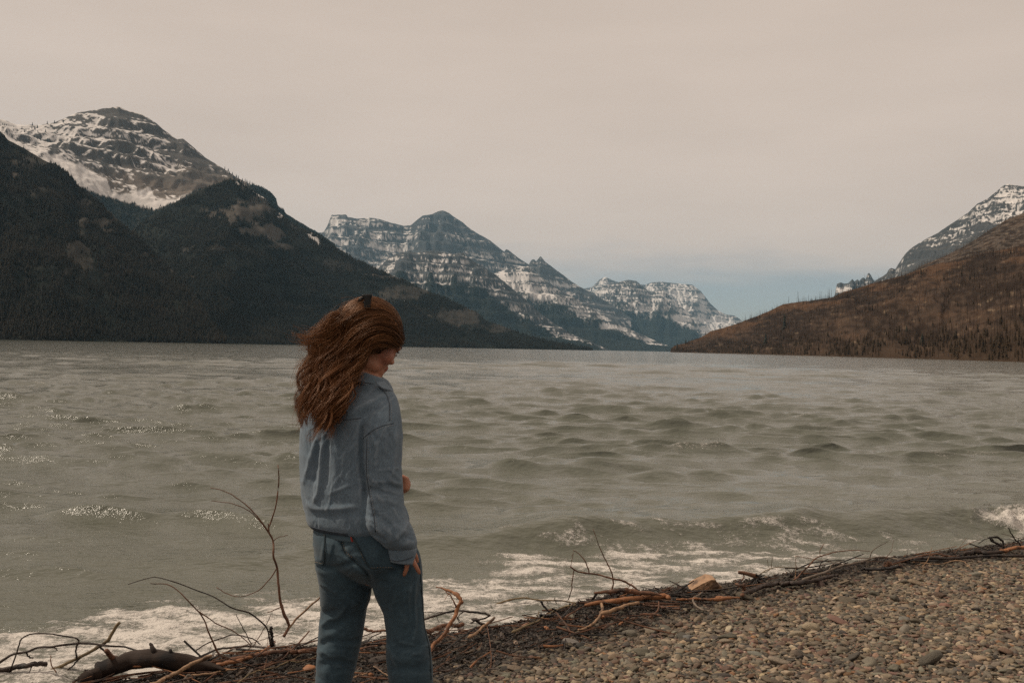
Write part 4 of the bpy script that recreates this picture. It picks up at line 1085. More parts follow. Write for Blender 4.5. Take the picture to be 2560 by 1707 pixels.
W(KB, 'driftwood_branch', 'smooth red brown limb low right of the right leg', [(240, 1075), (340, 1042), (430, 1020), (520, 1010), (610, 1000)], 22, 15, 'brown', B)
W(KB, 'driftwood_stick', 'pale stick slanting up with a rounded end', [(660, 1130), (740, 1080), (820, 1010), (912, 935)], 14, 13, 'tan', B, mode='V', base=(660, 1135), drift=.15)
W(KB, 'driftwood_plank', 'dark wedge of plank behind the pale stick', [(710, 955), (780, 985), (860, 1035)], 30, 18, 'dark', B, mode='V', base=(800, 1080), flat=.5, cat='plank')
W(KB, 'driftwood_stick', 'straight olive stick slanting over the dark litter', [(1085, 1075), (1200, 1020), (1320, 960), (1430, 900), (1560, 840), (1690, 815)], 11, 9, 'olive', B, sides=[([(1285, 970), (1330, 910), (1338, 875)], 5, 4), ([(1260, 985), (1215, 940)], 4, 3)])
W(KB, 'driftwood_strip', 'black curved strip of bark on the foam', [(1358, 780), (1380, 820), (1420, 860), (1465, 888)], 11, 8, 'black', B, mode='V', base=(1420, 930))
W(KB, 'driftwood_stick', 'short black stick under the curved bark strip', [(1345, 912), (1400, 912), (1475, 912)], 13, 12, 'black', B)
W(KB, 'driftwood_twig', 'tall thin twig leaning left over the foam in the middle', [(2025, 720), (2055, 620), (2050, 550), (2030, 490), (1990, 400), (1940, 300), (1900, 200), (1860, 80)], 9, 2.5, 'brown', B, mode='V', base=(2010, 800))
W(KB, 'driftwood_branch', 'forked twig crossing the tall thin twig', [(1640, 448), (1700, 490), (1780, 510), (1900, 525), (2040, 555), (2150, 590), (2230, 630), (2290, 675)], 7, 10, 'brown', B, mode='V', base=(2200, 800), sides=[([(1820, 515), (1800, 430), (1770, 370), (1720, 320), (1668, 285)], 6, 4), ([(1672, 480), (1660, 580), (1650, 680), (1620, 768)], 6, 5), ([(1700, 312), (1670, 320), (1655, 350)], 3, 2)])
W(KC, 'driftwood_log', 'thick smooth orange log in the middle of the driftwood', [(230, 855), (400, 832), (550, 812), (700, 787), (850, 777), (960, 775), (1010, 795)], 15, 22, 'orange', C3, cat='log', mids=[(0, 14), (.3, 24), (.7, 27), (.92, 25), (1, 14)])
W(KC, 'driftwood_log', 'brown log with a dark broken end above the orange log', [(315, 742), (420, 738), (520, 722), (620, 725), (720, 738), (850, 748), (930, 758)], 14, 12, 'brown', C3, mode='V', base=(620, 850), cat='log', mids=[(0, 10), (.3, 20), (.55, 24), (.8, 18), (1, 6)], sides=[([(330, 745), (315, 780), (290, 805)], 12, 10, 'dark')])
W(KC, 'driftwood_log', 'ochre log with peeling bark under the orange log', [(380, 935), (480, 900), (580, 862), (650, 842), (720, 830)], 18, 16, 'tan', C3, cat='log')
W(KC, 'driftwood_branch', 'bent pale branch curling down onto the pebbles', [(172, 1078), (250, 1052), (320, 1010), (370, 940), (387, 880), (380, 838)], 10, 13, 'tan', C3)
W(KC, 'driftwood_branch', 'dark slim branch behind the orange log', [(250, 842), (400, 792), (480, 752), (560, 745), (680, 760)], 11, 8, 'dark', C3)
W(KC, 'driftwood_branch', 'bright orange branch to the right of the orange log', [(1070, 800), (1200, 796), (1350, 795), (1500, 785), (1650, 785)], 13, 11, 'orange', C3, mids=[(0, 9), (.5, 13), (.75, 17), (1, 7)])
W(KC, 'driftwood_root', 'grey curved root hooking down onto the pebbles', [(1378, 906), (1300, 885), (1240, 850), (1230, 790), (1270, 750), (1325, 722)], 8, 9, 'grey', C3)
W(KC, 'driftwood_board', 'dark red board below the end of the orange log', [(765, 848), (900, 862), (1000, 880), (1100, 886)], 20, 14, 'brown', C3, flat=.6, cat='board')
W(KC, 'driftwood_stick', 'short brown stick on the edge of the pebbles', [(738, 935), (850, 940), (932, 947)], 10, 9, 'brown', C3)
W(KC, 'driftwood_stick', 'small curved orange stick below the ochre log', [(543, 1030), (580, 992), (628, 970)], 9, 9, 'orange', C3)
W(KC, 'driftwood_twig', 'thin dark twig reaching left above the orange branch', [(740, 685), (850, 705), (960, 735), (1100, 760), (1195, 778)], 4, 5, 'dark', C3)
W(KC, 'driftwood_twig', 'thin dark twig pointing up left before the wood chunk', [(1000, 625), (1080, 660), (1150, 700), (1210, 718)], 4, 5, 'dark', C3, mode='V', base=(1200, 760))
W(KC, 'driftwood_log', 'dark rough log at the foot of the root stump', [(1700, 745), (1800, 700), (1900, 672), (2000, 652), (2100, 642), (2260, 640)], 20, 18, 'dark', C3, cat='log', rough=.3)
W(KC, 'driftwood_stub', 'upright grey brown stub left of the dark rough log', [(1670, 770), (1690, 710), (1688, 660)], 18, 15, 'brown', C3, mode='V', base=(1670, 780), sides=[([(1690, 690), (1650, 670), (1615, 655)], 14, 12, 'brown')])
W(KC, 'driftwood_branch', 'thin dark branch running right behind the wood chunk', [(1040, 745), (1200, 732), (1350, 717), (1500, 706), (1600, 688), (1650, 665)], 8, 6, 'dark', C3)
W(KC, 'driftwood_twig', 'fine pale twig arching right from the root stump', [(1830, 572), (1900, 530), (2000, 508), (2100, 503), (2260, 512)], 4, 3, 'olive', C3, mode='V', base=(1830, 680), sides=[([(1860, 555), (1930, 520), (1950, 400)], 4, 2.2), ([(1925, 525), (1910, 480), (1903, 435)], 3, 2)])
W(KD, 'driftwood_branch', 'long pale branch sloping up right over the foam', [(160, 700), (300, 650), (400, 610), (500, 580), (620, 555), (720, 525), (830, 510), (950, 520), (1050, 520), (1150, 495), (1250, 480)], 11, 4, 'grey', D3, sides=[([(720, 525), (735, 470), (780, 430), (870, 380)], 5, 2.5), ([(850, 510), (900, 460), (918, 370)], 4, 2), ([(680, 545), (740, 590)], 4, 3), ([(370, 620), (400, 580), (440, 550), (490, 545)], 6, 4), ([(600, 560), (560, 600)], 4, 2)])
W(KD, 'driftwood_twig', 'thin brown twig arching left of the long pale branch', [(85, 700), (170, 610), (260, 530), (340, 485), (450, 465), (600, 455), (720, 462)], 7, 2.5, 'brown', D3, mode='V', base=(90, 705), sides=[([(295, 505), (305, 450), (335, 400)], 4, 2.5)])
W(KD, 'driftwood_twig', 'fine straight twig standing over the water right of the stump', [(92, 700), (97, 600), (98, 500)], 4.5, 2.5, 'tan', D3, mode='V', base=(92, 705))
W(KD, 'driftwood_log', 'dark brown log at the left foot of the long pale branch', [(-20, 738), (150, 722), (300, 692), (450, 662)], 20, 12, 'dark', D3, cat='log', rough=.3)
W(KD, 'driftwood_log', 'black wet log before the rusty root clump', [(655, 612), (760, 612), (850, 602), (960, 590)], 13, 12, 'black', D3, cat='log', rough=.3)
W(KD, 'driftwood_log', 'long dark log lying toward the right edge', [(920, 560), (1050, 533), (1200, 522), (1400, 521), (1500, 512), (1700, 501), (2050, 492)], 13, 11, 'dark', D3, cat='log', rough=.25)
W(KD, 'driftwood_branch', 'red brown bowed branch on top of the long dark log', [(1090, 520), (1180, 492), (1280, 484), (1400, 505)], 8, 6, 'brown', D3, mode='V', base=(1200, 540))
W(KD, 'driftwood_twig', 'pale wiry twig curving down onto the pebbles at right', [(1150, 562), (1300, 570), (1420, 541), (1500, 545), (1550, 580), (1578, 618)], 4.5, 4, 'tan', D3)
W(KD, 'driftwood_twig', 'fine pale twig leaning over the long dark log', [(1160, 592), (1210, 530), (1242, 430)], 4, 2, 'tan', D3, mode='V', base=(1160, 600))
W(KD, 'driftwood_stick', 'short dark stick pointing up left near the right edge', [(1458, 505), (1420, 478), (1383, 448)], 7, 5, 'dark', D3, mode='V', base=(1458, 525))
W(KD, 'driftwood_log', 'broken brown log left of the orange plank', [(1515, 485), (1600, 470), (1700, 470), (1830, 465)], 18, 14, 'dark', D3, cat='log', rough=.35)
W(KD, 'driftwood_plank', 'bright orange splintered plank at the right edge', [(1815, 462), (1900, 438), (1990, 425), (2080, 420)], 24, 24, 'orange', D3, flat=.55, cat='plank', mode='V', base=(1900, 500))
W(KD, 'driftwood_root', 'black looped root above the orange plank', [(1850, 425), (1800, 405), (1740, 375), (1728, 345), (1785, 343), (1835, 375), (1842, 425)], 9, 8, 'black', D3, mode='V', base=(1840, 490), sides=[([(1728, 350), (1680, 365), (1630, 400)], 4, 3), ([(1800, 405), (1770, 390), (1750, 360)], 10, 6)])
W(KD, 'driftwood_twig', 'black forked twig rising at the right edge', [(2000, 420), (1960, 380), (1920, 330), (1880, 265)], 7, 4, 'black', D3, mode='V', base=(2000, 490), sides=[([(1965, 385), (1968, 350)], 4, 3), ([(1930, 345), (1900, 340)], 3, 2)])

# stump with its crown of roots
def stump():
    c = KC([(1810, 600)])[0]; Y = ground_hit(*KC([(1800, 690)])[0]).y
    P = place(KC([(1638, 550), (1720, 565), (1815, 592)]), Y, Y)
    o = obj('root_stump', tube_mesh('root_stump', catmull(P, 6), np.linspace(16, 20, 13) / C3 * Y / FP, seed=77, k=10), WOOD['brown'], origin=P[0])
    tag(o, 'upturned dark stump with a crown of spiky roots by the water', 'stump', 'driftwood along the waterline')
    r = np.random.RandomState(4)
    for i, (x, y) in enumerate([(1740, 662), (1765, 668), (1790, 670), (1815, 668), (1840, 672), (1868, 655), (1892, 640), (1905, 612), (1880, 580), (1850, 562), (1800, 560), (1720, 640)]):
        Q = place(KC([(1808 + r.randn() * 12, 596 + r.randn() * 8), ((1808 + x) / 2 + r.randn() * 6, (596 + y) / 2 + r.randn() * 4), (x, y)]), Y, Y + r.randn() * .04)
        obj('root', tube_mesh('root', catmull(Q, 4), np.linspace(13, 4, 9) / C3 * Y / FP, seed=80 + i, k=6, rough=.3), WOOD['black'], o)
stump()
# chunk of weathered wood, and the rusty clump of rootlets
def chunk(K, poly, depth, label, mat, base, name, cat):
    Y = ground_hit(*K([base])[0]).y; px = K(poly)
    F_ = [at(u, v, Y) for u, v in px]
    bm = bmesh.new(); lay = []
    cx = sum((p for p in F_), Vector()) / len(F_)
    for i, (dy, s) in enumerate(((0, .93), (depth * .12, 1.0), (depth * .6, .96), (depth, .75))):
        lay.append([bm.verts.new(cx + (p - cx) * s + Vector((0, dy, 0))) for p in F_])
    n = len(F_)
    for a, b in zip(lay[:-1], lay[1:]):
        for i in range(n): bm.faces.new((a[i], a[(i + 1) % n], b[(i + 1) % n], b[i]))
    bm.faces.new(lay[0][::-1]); bm.faces.new(lay[-1])
    bmesh.ops.triangulate(bm, faces=[f for f in bm.faces if len(f.verts) > 4])
    bmesh.ops.subdivide_edges(bm, edges=bm.edges[:], cuts=3, use_grid_fill=True)
    for v in bm.verts:
        n_ = perlin(np.array([v.co.x * 30]), np.array([v.co.z * 90 + v.co.y * 20]), 5)[0]
        v.co += Vector((0, -.008, .004)) * n_
    bmesh.ops.recalc_face_normals(bm, faces=bm.faces[:])
    me = bpy.data.meshes.new(name); bm.to_mesh(me); bm.free()
    co = np.zeros(len(me.vertices) * 3, np.float32); me.vertices.foreach_get('co', co)
    a = me.attributes.new('along', 'FLOAT_VECTOR', 'POINT'); a.data.foreach_set('vector', co)
    o = obj(name, me, WOOD[mat], origin=F_[0]); tag(o, label, cat, 'driftwood along the waterline')
chunk(KC, [(1195, 715), (1240, 690), (1300, 655), (1390, 617), (1432, 618), (1445, 650), (1490, 685), (1495, 705), (1400, 712), (1300, 722)], .22, 'rounded chunk of weathered brown wood beyond the debris line', 'tan', (1330, 735), 'wood_chunk', 'wood')
def clump(K, c, rad, label, n=46):
    p = ground_hit(*K([(c[0], c[1] + rad)])[0]); Y = p.y; s = Y / FP / D3; r = np.random.RandomState(8)
    cc = at(*K([c])[0], Y); Vs = []; Fs = []; As = []
    for i in range(n):
        d = r.randn(3); d /= np.linalg.norm(d); d[2] = abs(d[2])
        q = cc + Vector(d) * rad * s * (.7 + .5 * r.rand())
        Q = catmull([tuple(cc + Vector(r.randn(3)) * rad * s * .3), tuple((cc + q) / 2 + Vector(r.randn(3)) * rad * s * .35), tuple(q)], 4)
        V, F, al = tube_np(Q, np.linspace(3, 1.2, len(Q)) * s, k=4, seed=i, cap=False)
        Fs += [tuple(x + sum(len(z) for z in Vs) for x in f) for f in F]; Vs.append(V); As.append(al)
    me = bpy.data.meshes.new('root_clump'); me.from_pydata([tuple(v) for v in np.vstack(Vs)], [], Fs)
    a = me.attributes.new('along', 'FLOAT_VECTOR', 'POINT'); a.data.foreach_set('vector', np.ascontiguousarray(np.vstack(As), np.float32).ravel())
    o = obj('root_clump', me, WOOD['brown'], origin=cc); tag(o, label, 'roots', 'driftwood along the waterline')
clump(KD, (880, 588), 42, 'rusty matted clump of rootlets on the debris line')
# flat pieces of orange bark lying on the litter
for i, (K, x, y, w, h, s, lab) in enumerate([(K3, 315, 1455, 62, 30, B3, 'flat orange flake of bark beside the left leg'), (K3, 965, 1530, 26, 14, B3, 'small orange flake of bark low between the legs'),
        (KB, 1412, 1078, 34, 16, B, 'orange sliver of bark on the dark litter below the olive stick'), (KC, 1470, 818, 50, 16, C3, 'red orange flake of bark under the bright orange branch'), (KC, 388, 1000, 26, 20, C3, 'rounded orange bark piece below the bent pale branch'),
        (KB, 1190, 1058, 55, 16, B, 'ragged brown bark piece beside the foot of the olive stick')]):
    p = ground_hit(*K([(x, y)])[0]); q = p.y / FP / s
    bm = bmesh.new(); bmesh.ops.create_icosphere(bm, subdivisions=3, radius=1)
    for v in bm.verts:
        k = 1 + .35 * perlin(np.array([v.co.x * 2 + i * 9]), np.array([v.co.y * 2]), 9)[0]
        v.co = Vector((v.co.x * w * q * k, v.co.y * w * .8 * q * k, v.co.z * .010 + .02 * (v.co.x * v.co.y) * w * q))
    me = bpy.data.meshes.new('bark_flake'); bm.to_mesh(me); bm.free()
    co = np.zeros(len(me.vertices) * 3, np.float32); me.vertices.foreach_get('co', co); a = me.attributes.new('along', 'FLOAT_VECTOR', 'POINT'); a.data.foreach_set('vector', co)
    o = bpy.data.objects.new('bark_flake', me); me.materials.append(WOOD['orange' if 'orange' in lab else 'brown']); COL.objects.link(o)
    o.location = (p.x, p.y, p.z + .025); o.rotation_euler = (.35, .1 * i, i * .7)
    tag(o, lab, 'bark', 'bark flakes on the litter')
# loose thin twigs strewn through the litter
for wmat, n, wseed, wlab in (('brown', 190, 91, 'small broken brown twigs strewn through the dark litter'), ('orange', 90, 92, 'thin orange twigs strewn through the dark litter'), ('black', 160, 93, 'small black twigs strewn through the dark litter')):
  P, r = beach_pts(n, wseed, -3, .06); P = P[(P[:, 0] < 1.3) | (r.rand(n) < .45)]; n = len(P); Vs = []; Fs = []; As = []; base = 0
  for i in range(n):
      l = .05 + .26 * r.rand() ** 2; a = r.randn() * .5 + .45; q = P[i]
      d = np.array((math.cos(a), math.sin(a), r.randn() * .18)); m_ = np.array((-d[1], d[0], 0)) * l * .15 * r.randn()
      Q = catmull([q + (0, 0, .03) - d * l, q + (0, 0, .035) + m_, q + (0, 0, .04) + d * l], 3)
      V, F, al = tube_np(Q, np.linspace(1, .5, len(Q)) * (.0025 + .0065 * r.rand() ** 2), k=5, seed=i, cap=False)
      Fs += [tuple(x + base for x in f) for f in F]; base += len(V); Vs.append(V); As.append(al)
  me = bpy.data.meshes.new('twig_litter'); me.from_pydata([tuple(v) for v in np.vstack(Vs)], [], Fs)
  a = me.attributes.new('along', 'FLOAT_VECTOR', 'POINT'); a.data.foreach_set('vector', np.ascontiguousarray(np.vstack(As), np.float32).ravel())
  o = obj('twig_litter', me, WOOD[wmat]); tag(o, wlab, 'litter', None, 'stuff')

# ================================================================== the person
YP = 3.10
def PW_(u, v, dy=0.0):
    q = at(u * VS, v * VS, YP + dy); return np.array(q)
def pxm(dy=0.0):
    return (YP + dy) / FP * VS          # metres per view pixel at that depth
YAW = R(38)
def ring(u0, u1, v, dy, ratio, yaw=YAW, k=40, ex=2.4, tilt=0.0):
    a = np.linspace(0, 2 * np.pi, k, endpoint=False)
    ca, sa = np.cos(a), np.sin(a)
    x = np.sign(ca) * np.abs(ca) ** (2 / ex); y = np.sign(sa) * np.abs(sa) ** (2 / ex) * ratio
    X = x * math.cos(yaw) + y * math.sin(yaw); Y = -x * math.sin(yaw) + y * math.cos(yaw)
    m = np.abs(X).max(); w = (u1 - u0) / 2 * pxm(dy)
    c = PW_((u0 + u1) / 2, v, dy)
    return np.stack([c[0] + X / m * w, c[1] + Y / m * w, c[2] - tilt * X / m * w], -1)
def loft(levels, **kw):
    """levels: (v, uL, uR, dy, ratio) from top to bottom -> closed shell"""
    R_ = [ring(l[1], l[2], l[0], l[3], l[4], tilt=(l[5] if len(l) > 5 else 0), **kw) for l in levels]
    k = len(R_[0]); V = np.vstack(R_); F = []
    for i in range(len(R_) - 1):
        b = i * k
        for j in range(k): F.append((b + j, b + k + j, b + k + (j + 1) % k, b + (j + 1) % k))
    F.append(tuple(range(k))); b = (len(R_) - 1) * k; F.append(tuple(range(b + k - 1, b - 1, -1)))
    return V, F
def smooth_levels(levels, n=5):
    L = np.array([tuple(l) + (0,) * (6 - len(l)) for l in levels], float)
    return [tuple(x) for x in catmull(L, n)]
def chain(pts, rad, k=10):
    """closed tapered limb through world points with rounded ends"""
    C = catmull(pts, 5); t = np.linspace(0, 1, len(C)); r = np.interp(t, np.linspace(0, 1, len(rad)), rad)
    d0 = C[0] - C[1]; d0 /= np.linalg.norm(d0); d1 = C[-1] - C[-2]; d1 /= np.linalg.norm(d1)
    C = np.vstack([C[0] + d0 * r[0] * .75, C[0] + d0 * r[0] * .4, C, C[-1] + d1 * r[-1] * .4, C[-1] + d1 * r[-1] * .75]); r = np.concatenate([[r[0] * .5, r[0] * .88], r, [r[-1] * .88, r[-1] * .5]])
    V, F, _ = tube_np(C, r, k=k, rough=0)
    return V, [tuple(f) if f[2] != f[3] else f[:3] for f in F]
def ellipsoid(c, rad, M=None, sub=3):
    bm = bmesh.new(); bmesh.ops.create_icosphere(bm, subdivisions=sub, radius=1)
    V = np.array([v.co[:] for v in bm.verts]) * np.array(rad); F = [tuple(v.index for v in f.verts) for f in bm.faces]; bm.free()
    if M is not None: V = V @ np.array(M).T
    return V + np.array(c), F
def merge(parts):
    Vs = []; Fs = []; b = 0
    for V, F in parts:
        Vs.append(V); Fs += [tuple(i + b for i in f) for f in F]; b += len(V)
    return np.vstack(Vs), Fs
def fuse(parts, voxel, smooth=6, fac=.5):
    V, F = merge(parts)
    me = bpy.data.meshes.new('tmp'); me.from_pydata([tuple(v) for v in V], [], F)
    bm = bmesh.new(); bm.from_mesh(me); bmesh.ops.recalc_face_normals(bm, faces=bm.faces[:]); bm.to_mesh(me); bm.free()
    o = bpy.data.objects.new('tmp', me); COL.objects.link(o)
    rm = o.modifiers.new('r', 'REMESH'); rm.mode = 'VOXEL'; rm.voxel_size = voxel
    if smooth:
        sm = o.modifiers.new('s', 'SMOOTH'); sm.iterations = smooth; sm.factor = fac
    dg = bpy.context.evaluated_depsgraph_get()
    out = bpy.data.meshes.new_from_object(o.evaluated_get(dg))
    bpy.data.objects.remove(o); bpy.data.meshes.remove(me)
    out.polygons.foreach_set('use_smooth', np.ones(len(out.polygons), bool))
    return out
def get_vn(me):
    n = len(me.vertices); co = np.zeros(n * 3, np.float32); me.vertices.foreach_get('co', co)
    no = np.zeros(n * 3, np.float32); me.vertex_normals.foreach_get('vector', no)
    return co.reshape(-1, 3).astype(float), no.reshape(-1, 3).astype(float)
def folds(me, lines, noise=(), front_only=True):
    """push the cloth along its normals: lines = (view px polyline, width px, height m)"""
    co, no = get_vn(me)
    u, v, d = project(co); u /= VS; v /= VS
    vd = co - np.array(CAM); vd /= np.linalg.norm(vd, axis=1)[:, None]
    facing = np.clip(-(vd * no).sum(1) * 2.0, 0, 1)
    disp = np.zeros(len(co))
    for pts, w, h in lines:
        if h > .004: h *= .7
        w *= .85
        C = catmull([(p[0], p[1], 0) for p in pts], 6)[:, :2]
        dm = np.full(len(co), 1e9); par = np.zeros(len(co))
        for i in range(len(C) - 1):
            a, b = C[i], C[i + 1]; e = b - a; L2 = (e * e).sum() + 1e-9
            t = np.clip(((u - a[0]) * e[0] + (v - a[1]) * e[1]) / L2, 0, 1)
            q = np.hypot(u - a[0] - t * e[0], v - a[1] - t * e[1])
            par = np.where(q < dm, (i + t) / (len(C) - 1), par); dm = np.minimum(dm, q)
        end = sstep(0, .15, par) * sstep(1, .85, par) * .8 + .2
        disp += h * np.exp(-(dm / w) ** 2) * end * facing
    for (su, sv, amp, sd, ridge) in noise:
        uu = (co[:, 0] * .8 + co[:, 1] * .6) * 739; vv = co[:, 2] * 739
        nn = fbm(uu / su + .35 * fbm(uu / su / 2, vv / sv, 2, sd + 5), vv / sv, 3, sd)
        disp += amp * (nn if not ridge else (.35 - np.abs(nn)) * 1.5)
    co += no * disp[:, None]
    me.vertices.foreach_set('co', co.astype(np.float32).ravel()); me.update()
def bvh(me):
    return BVHTree.FromPolygons([v.co[:] for v in me.vertices], [tuple(p.vertices) for p in me.polygons])
def hit(T, u, v):
    d = ray(u * VS, v * VS).normalized()
    p, n, i, dd = T.ray_cast(CAM, d)
    return (None, None) if p is None else (np.array(p), np.array(n))
def seam(name, T, pts, w, mat, parent, lift=.0006, n=5):
    C = catmull([(p[0], p[1], 0) for p in pts], n); P = []
    for c in C:
        p, nn = hit(T, c[0], c[1])
        if p is not None and (not P or np.linalg.norm(p - P[-1]) < .06): P.append(p + nn * lift)
    if len(P) < 3: return
    P = np.array(P)
    V, F, al = tube_np(P, np.full(len(P), w), k=6, rough=0)
    me = bpy.data.meshes.new(name); me.from_pydata([tuple(q) for q in V], [], [tuple(f) if f[2] != f[3] else f[:3] for f in F])
    me.polygons.foreach_set('use_smooth', np.ones(len(me.polygons), bool))
    return obj(name, me, mat, parent)
def stitches(name, T, pts, mat, parent, ln=.0045, gap=.004, w=.0007, off=(0, 0)):
    C = catmull([(p[0] + off[0], p[1] + off[1], 0) for p in pts], 24); P = []
    for c in C:
        p, nn = hit(T, c[0], c[1])
        if p is not None and (not P or np.linalg.norm(p - P[-1]) < .04): P.append(p + nn * .0012)
    if len(P) < 4: return
    P = np.array(P); L = np.concatenate([[0], np.cumsum(np.linalg.norm(np.diff(P, axis=0), axis=1))])
    parts = []; s = 0.002
    while s + ln < L[-1]:
        q = np.array([[np.interp(s + f * ln, L, P[:, k]) for k in range(3)] for f in (0, .5, 1)])
        V, F, _ = tube_np(q, np.array((.6, 1, .6)) * w, k=4, rough=0, cap=False); parts.append((V, F)); s += ln + gap
    V, F = merge(parts); me = bpy.data.meshes.new(name); me.from_pydata([tuple(q) for q in V], [], F)
    o = obj(name, me, mat, parent); o['kind'] = 'stuff'
    return o
def patch(name, T, quad, mat, parent, n=14, lift=.0022):
    q = [np.array(c, float) for c in quad]; G = []; ok = True
    for i in range(n + 1):
        for j in range(n + 1):
            s, t = j / n, i / n
            c = (q[0] * (1 - s) + q[1] * s) * (1 - t) + (q[3] * (1 - s) + q[2] * s) * t
            p, nn = hit(T, c[0], c[1])
            for back in range(1, 12):
                if p is not None: break
                p, nn = hit(T, c[0] + back * 1.5 * (1 if c[0] < 840 else -1), c[1])
            e = min(i, j, n - i, n - j)
            G.append(p + nn * (lift if e > 0 else -.001))
    me = mesh_np(name, np.array(G), grid_faces(n + 1, n + 1))
    return obj(name, me, mat, parent)

# ---- cloth and skin materials ---------------------------------------------------------
def denim(name, c1, c2, worn, fade=.5):
    m = NT(name)
    geo = m.n('ShaderNodeNewGeometry')
    tw = m.noise(420, 3, stretch=(1, 1, .35)); bl = m.noise(7, 5, rough=.6); st = m.noise(30, 4, stretch=(1, 1, .2))
    c = m.mix(m.rng(m.math('ADD', m.math('MULTIPLY', bl, .6), m.math('MULTIPLY', st, .4)), .35, .65), c1, c2)
    c = m.mix(1.0, c, m.mix(m.rng(tw, .3, .7), (.72, .72, .74), (1.28, 1.28, 1.26)), 'MULTIPLY')
    c = m.mix(m.rng(geo.outputs['Pointiness'], .505, .55, 0, fade), c, worn)
    m.set(Base_Color=c, Roughness=.9, Specular_IOR_Level=.15, Sheen_Weight=.15, Normal=m.bump(m.math('ADD', tw, m.math('MULTIPLY', m.noise(60, 4), 1.5)), .35, .0012))
    return m.m
M_JACK = denim('jacket_denim', (.098, .138, .176), (.148, .190, .230), (.28, .32, .36), .35)
M_JEAN = denim('jeans_denim', (.029, .051, .068), (.046, .076, .096), (.12, .17, .20), .35)
M_SEAM = simple('seam_dark_denim', (.050, .058, .070), (.085, .095, .11), 80, .9, 0)  # darker denim colour of the jacket's raised seams
M_JSEAM = simple('jeans_seam', (.020, .030, .036), (.035, .048, .054), 80, .9, 0)
M_THR = simple('pale_thread', (.26, .25, .24), (.34, .32, .30), 90, .8, 0)
M_THR2 = simple('tan_thread', (.19, .12, .06), (.26, .17, .09), 90, .8, 0)
M_RED = simple('red_tab', (.22, .02, .015), (.28, .035, .02), 40, .7, 0)
m = NT('skin')
sk = m.attr('skin'); n1 = m.noise(60, 4); n2 = m.noise(9, 3)
c = m.mix(m.rng(n2, .3, .7), (.360, .150, .088), (.430, .195, .120)); c = m.mix(m.rng(n1, .45, .7, 0, .3), c, (.33, .12, .07))
c = m.mix(sk.outputs['Fac'], c, (.36, .095, .075))
m.set(Base_Color=c, Roughness=.5, Specular_IOR_Level=.4, Subsurface_Weight=.12, Subsurface_Radius=(1, .35, .2), Subsurface_Scale=.006, Normal=m.bump(m.noise(300, 3), .15, .001))
M_SKIN = m.m

# ---- head frame ------------------------------------------------------------------------
HC = PW_(850, 778, .03); HY, HP = R(65), R(28)
hf = np.array((math.sin(HY) * math.cos(HP), math.cos(HY) * math.cos(HP), -math.sin(HP)))
hr = np.array((math.cos(HY), -math.sin(HY), 0.0)); hu = np.cross(hr, hf)
HM = np.stack([hr, hf, hu], 1)      # local (right, forward, up) -> world
def H(x, y, z): return HC + HM @ np.array((x, y, z))
parts = []
def he(x, y, z, rx, ry, rz, sub=3): parts.append(ellipsoid(H(x, y, z), (rx, ry, rz), HM, sub))
he(0, -.012, .028, .073, .094, .086, 4); he(0, .030, -.005, .064, .066, .078, 4); he(0, .040, -.050, .055, .050, .055)
he(0, .070, -.092, .026, .022, .020); he(0, .058, -.080, .040, .034, .030)
for s in (-1, 1):
    he(s * .040, .062, -.030, .024, .024, .026); he(s * .045, .020, -.075, .016, .042, .022); he(s * .030, .083, .012, .026, .012, .010)
    he(s * .030, .079, -.008, .014, .012, .012)
    he(s * .074, -.008, -.010, .007, .018, .030); he(s * .078, -.012, .002, .006, .016, .020); he(s * .073, -.004, -.034, .006, .009, .012)
he(0, .089, -.008, .009, .012, .028); he(0, .096, -.030, .012, .012, .010); he(.012, .094, -.034, .009, .009, .008); he(-.012, .094, -.034, .009, .009, .008)
he(0, .088, -.056, .022, .010, .006); he(0, .086, -.066, .019, .010, .007)
# neck, trunk, limbs
nb = PW_(846, 885, .02)
parts.append(chain([H(0, -.035, -.03), H(0, -.02, -.10), nb, PW_(838, 925, .01)], [.052, .049, .048, .045], 16))
parts.append(loft(smooth_levels([(885, 815, 880, 0, .75), (915, 775, 875, .01, .5), (960, 740, 865, .01, .5), (1050, 750, 860, .01, .5), (1120, 755, 860, .01, .5), (1190, 755, 885, .01, .5), (1250, 755, 910, .01, .55), (1310, 765, 915, .01, .55), (1335, 790, 900, .01, .5)]), ex=2.2))
SHR = PW_(880, 935, -.10); ELR = PW_(880, 1110, -.13); WRR = PW_(922, 1258, -.13)
SHL = PW_(738, 955, .09); ELL = PW_(765, 1110, .20); WRL = PW_(905, 1122, .31)
parts.append(chain([PW_(845, 945, -.04), SHR + (0, .01, -.02), (SHR + ELR) / 2, ELR, (ELR + WRR) / 2, WRR], [.040, .034, .032, .030, .028, .024], 14))
parts.append(chain([PW_(770, 945, .04), SHL, (SHL + ELL) / 2, ELL, (ELL + WRL) / 2, WRL], [.040, .036, .034, .032, .030, .025], 14))
GZ = float(ground_z(np.array([-.45]), np.array([3.1]))[0])
def leg(u0, dy0, u1, dy1, x, y):
    hip, knee = PW_(u0, 1330, dy0), PW_(u1, 1500, dy1); ank = np.array((x, y, GZ + .09))
    parts.append(chain([hip, (hip + knee) / 2, knee, (knee + ank) / 2 + (0, -.01, .03), ank], [.045, .048, .042, .040, .032], 16))
    parts.append(chain([ank, ank + (.05, .06, -.05), ank + (.11, .13, -.065)], [.036, .034, .026], 12))
    return ank
ANL = leg(790, .04, 776, .03, *PW_(765, 1600, .02)[:2]); ANR = leg(908, -.04, 938, -.05, *PW_(945, 1600, -.06)[:2])
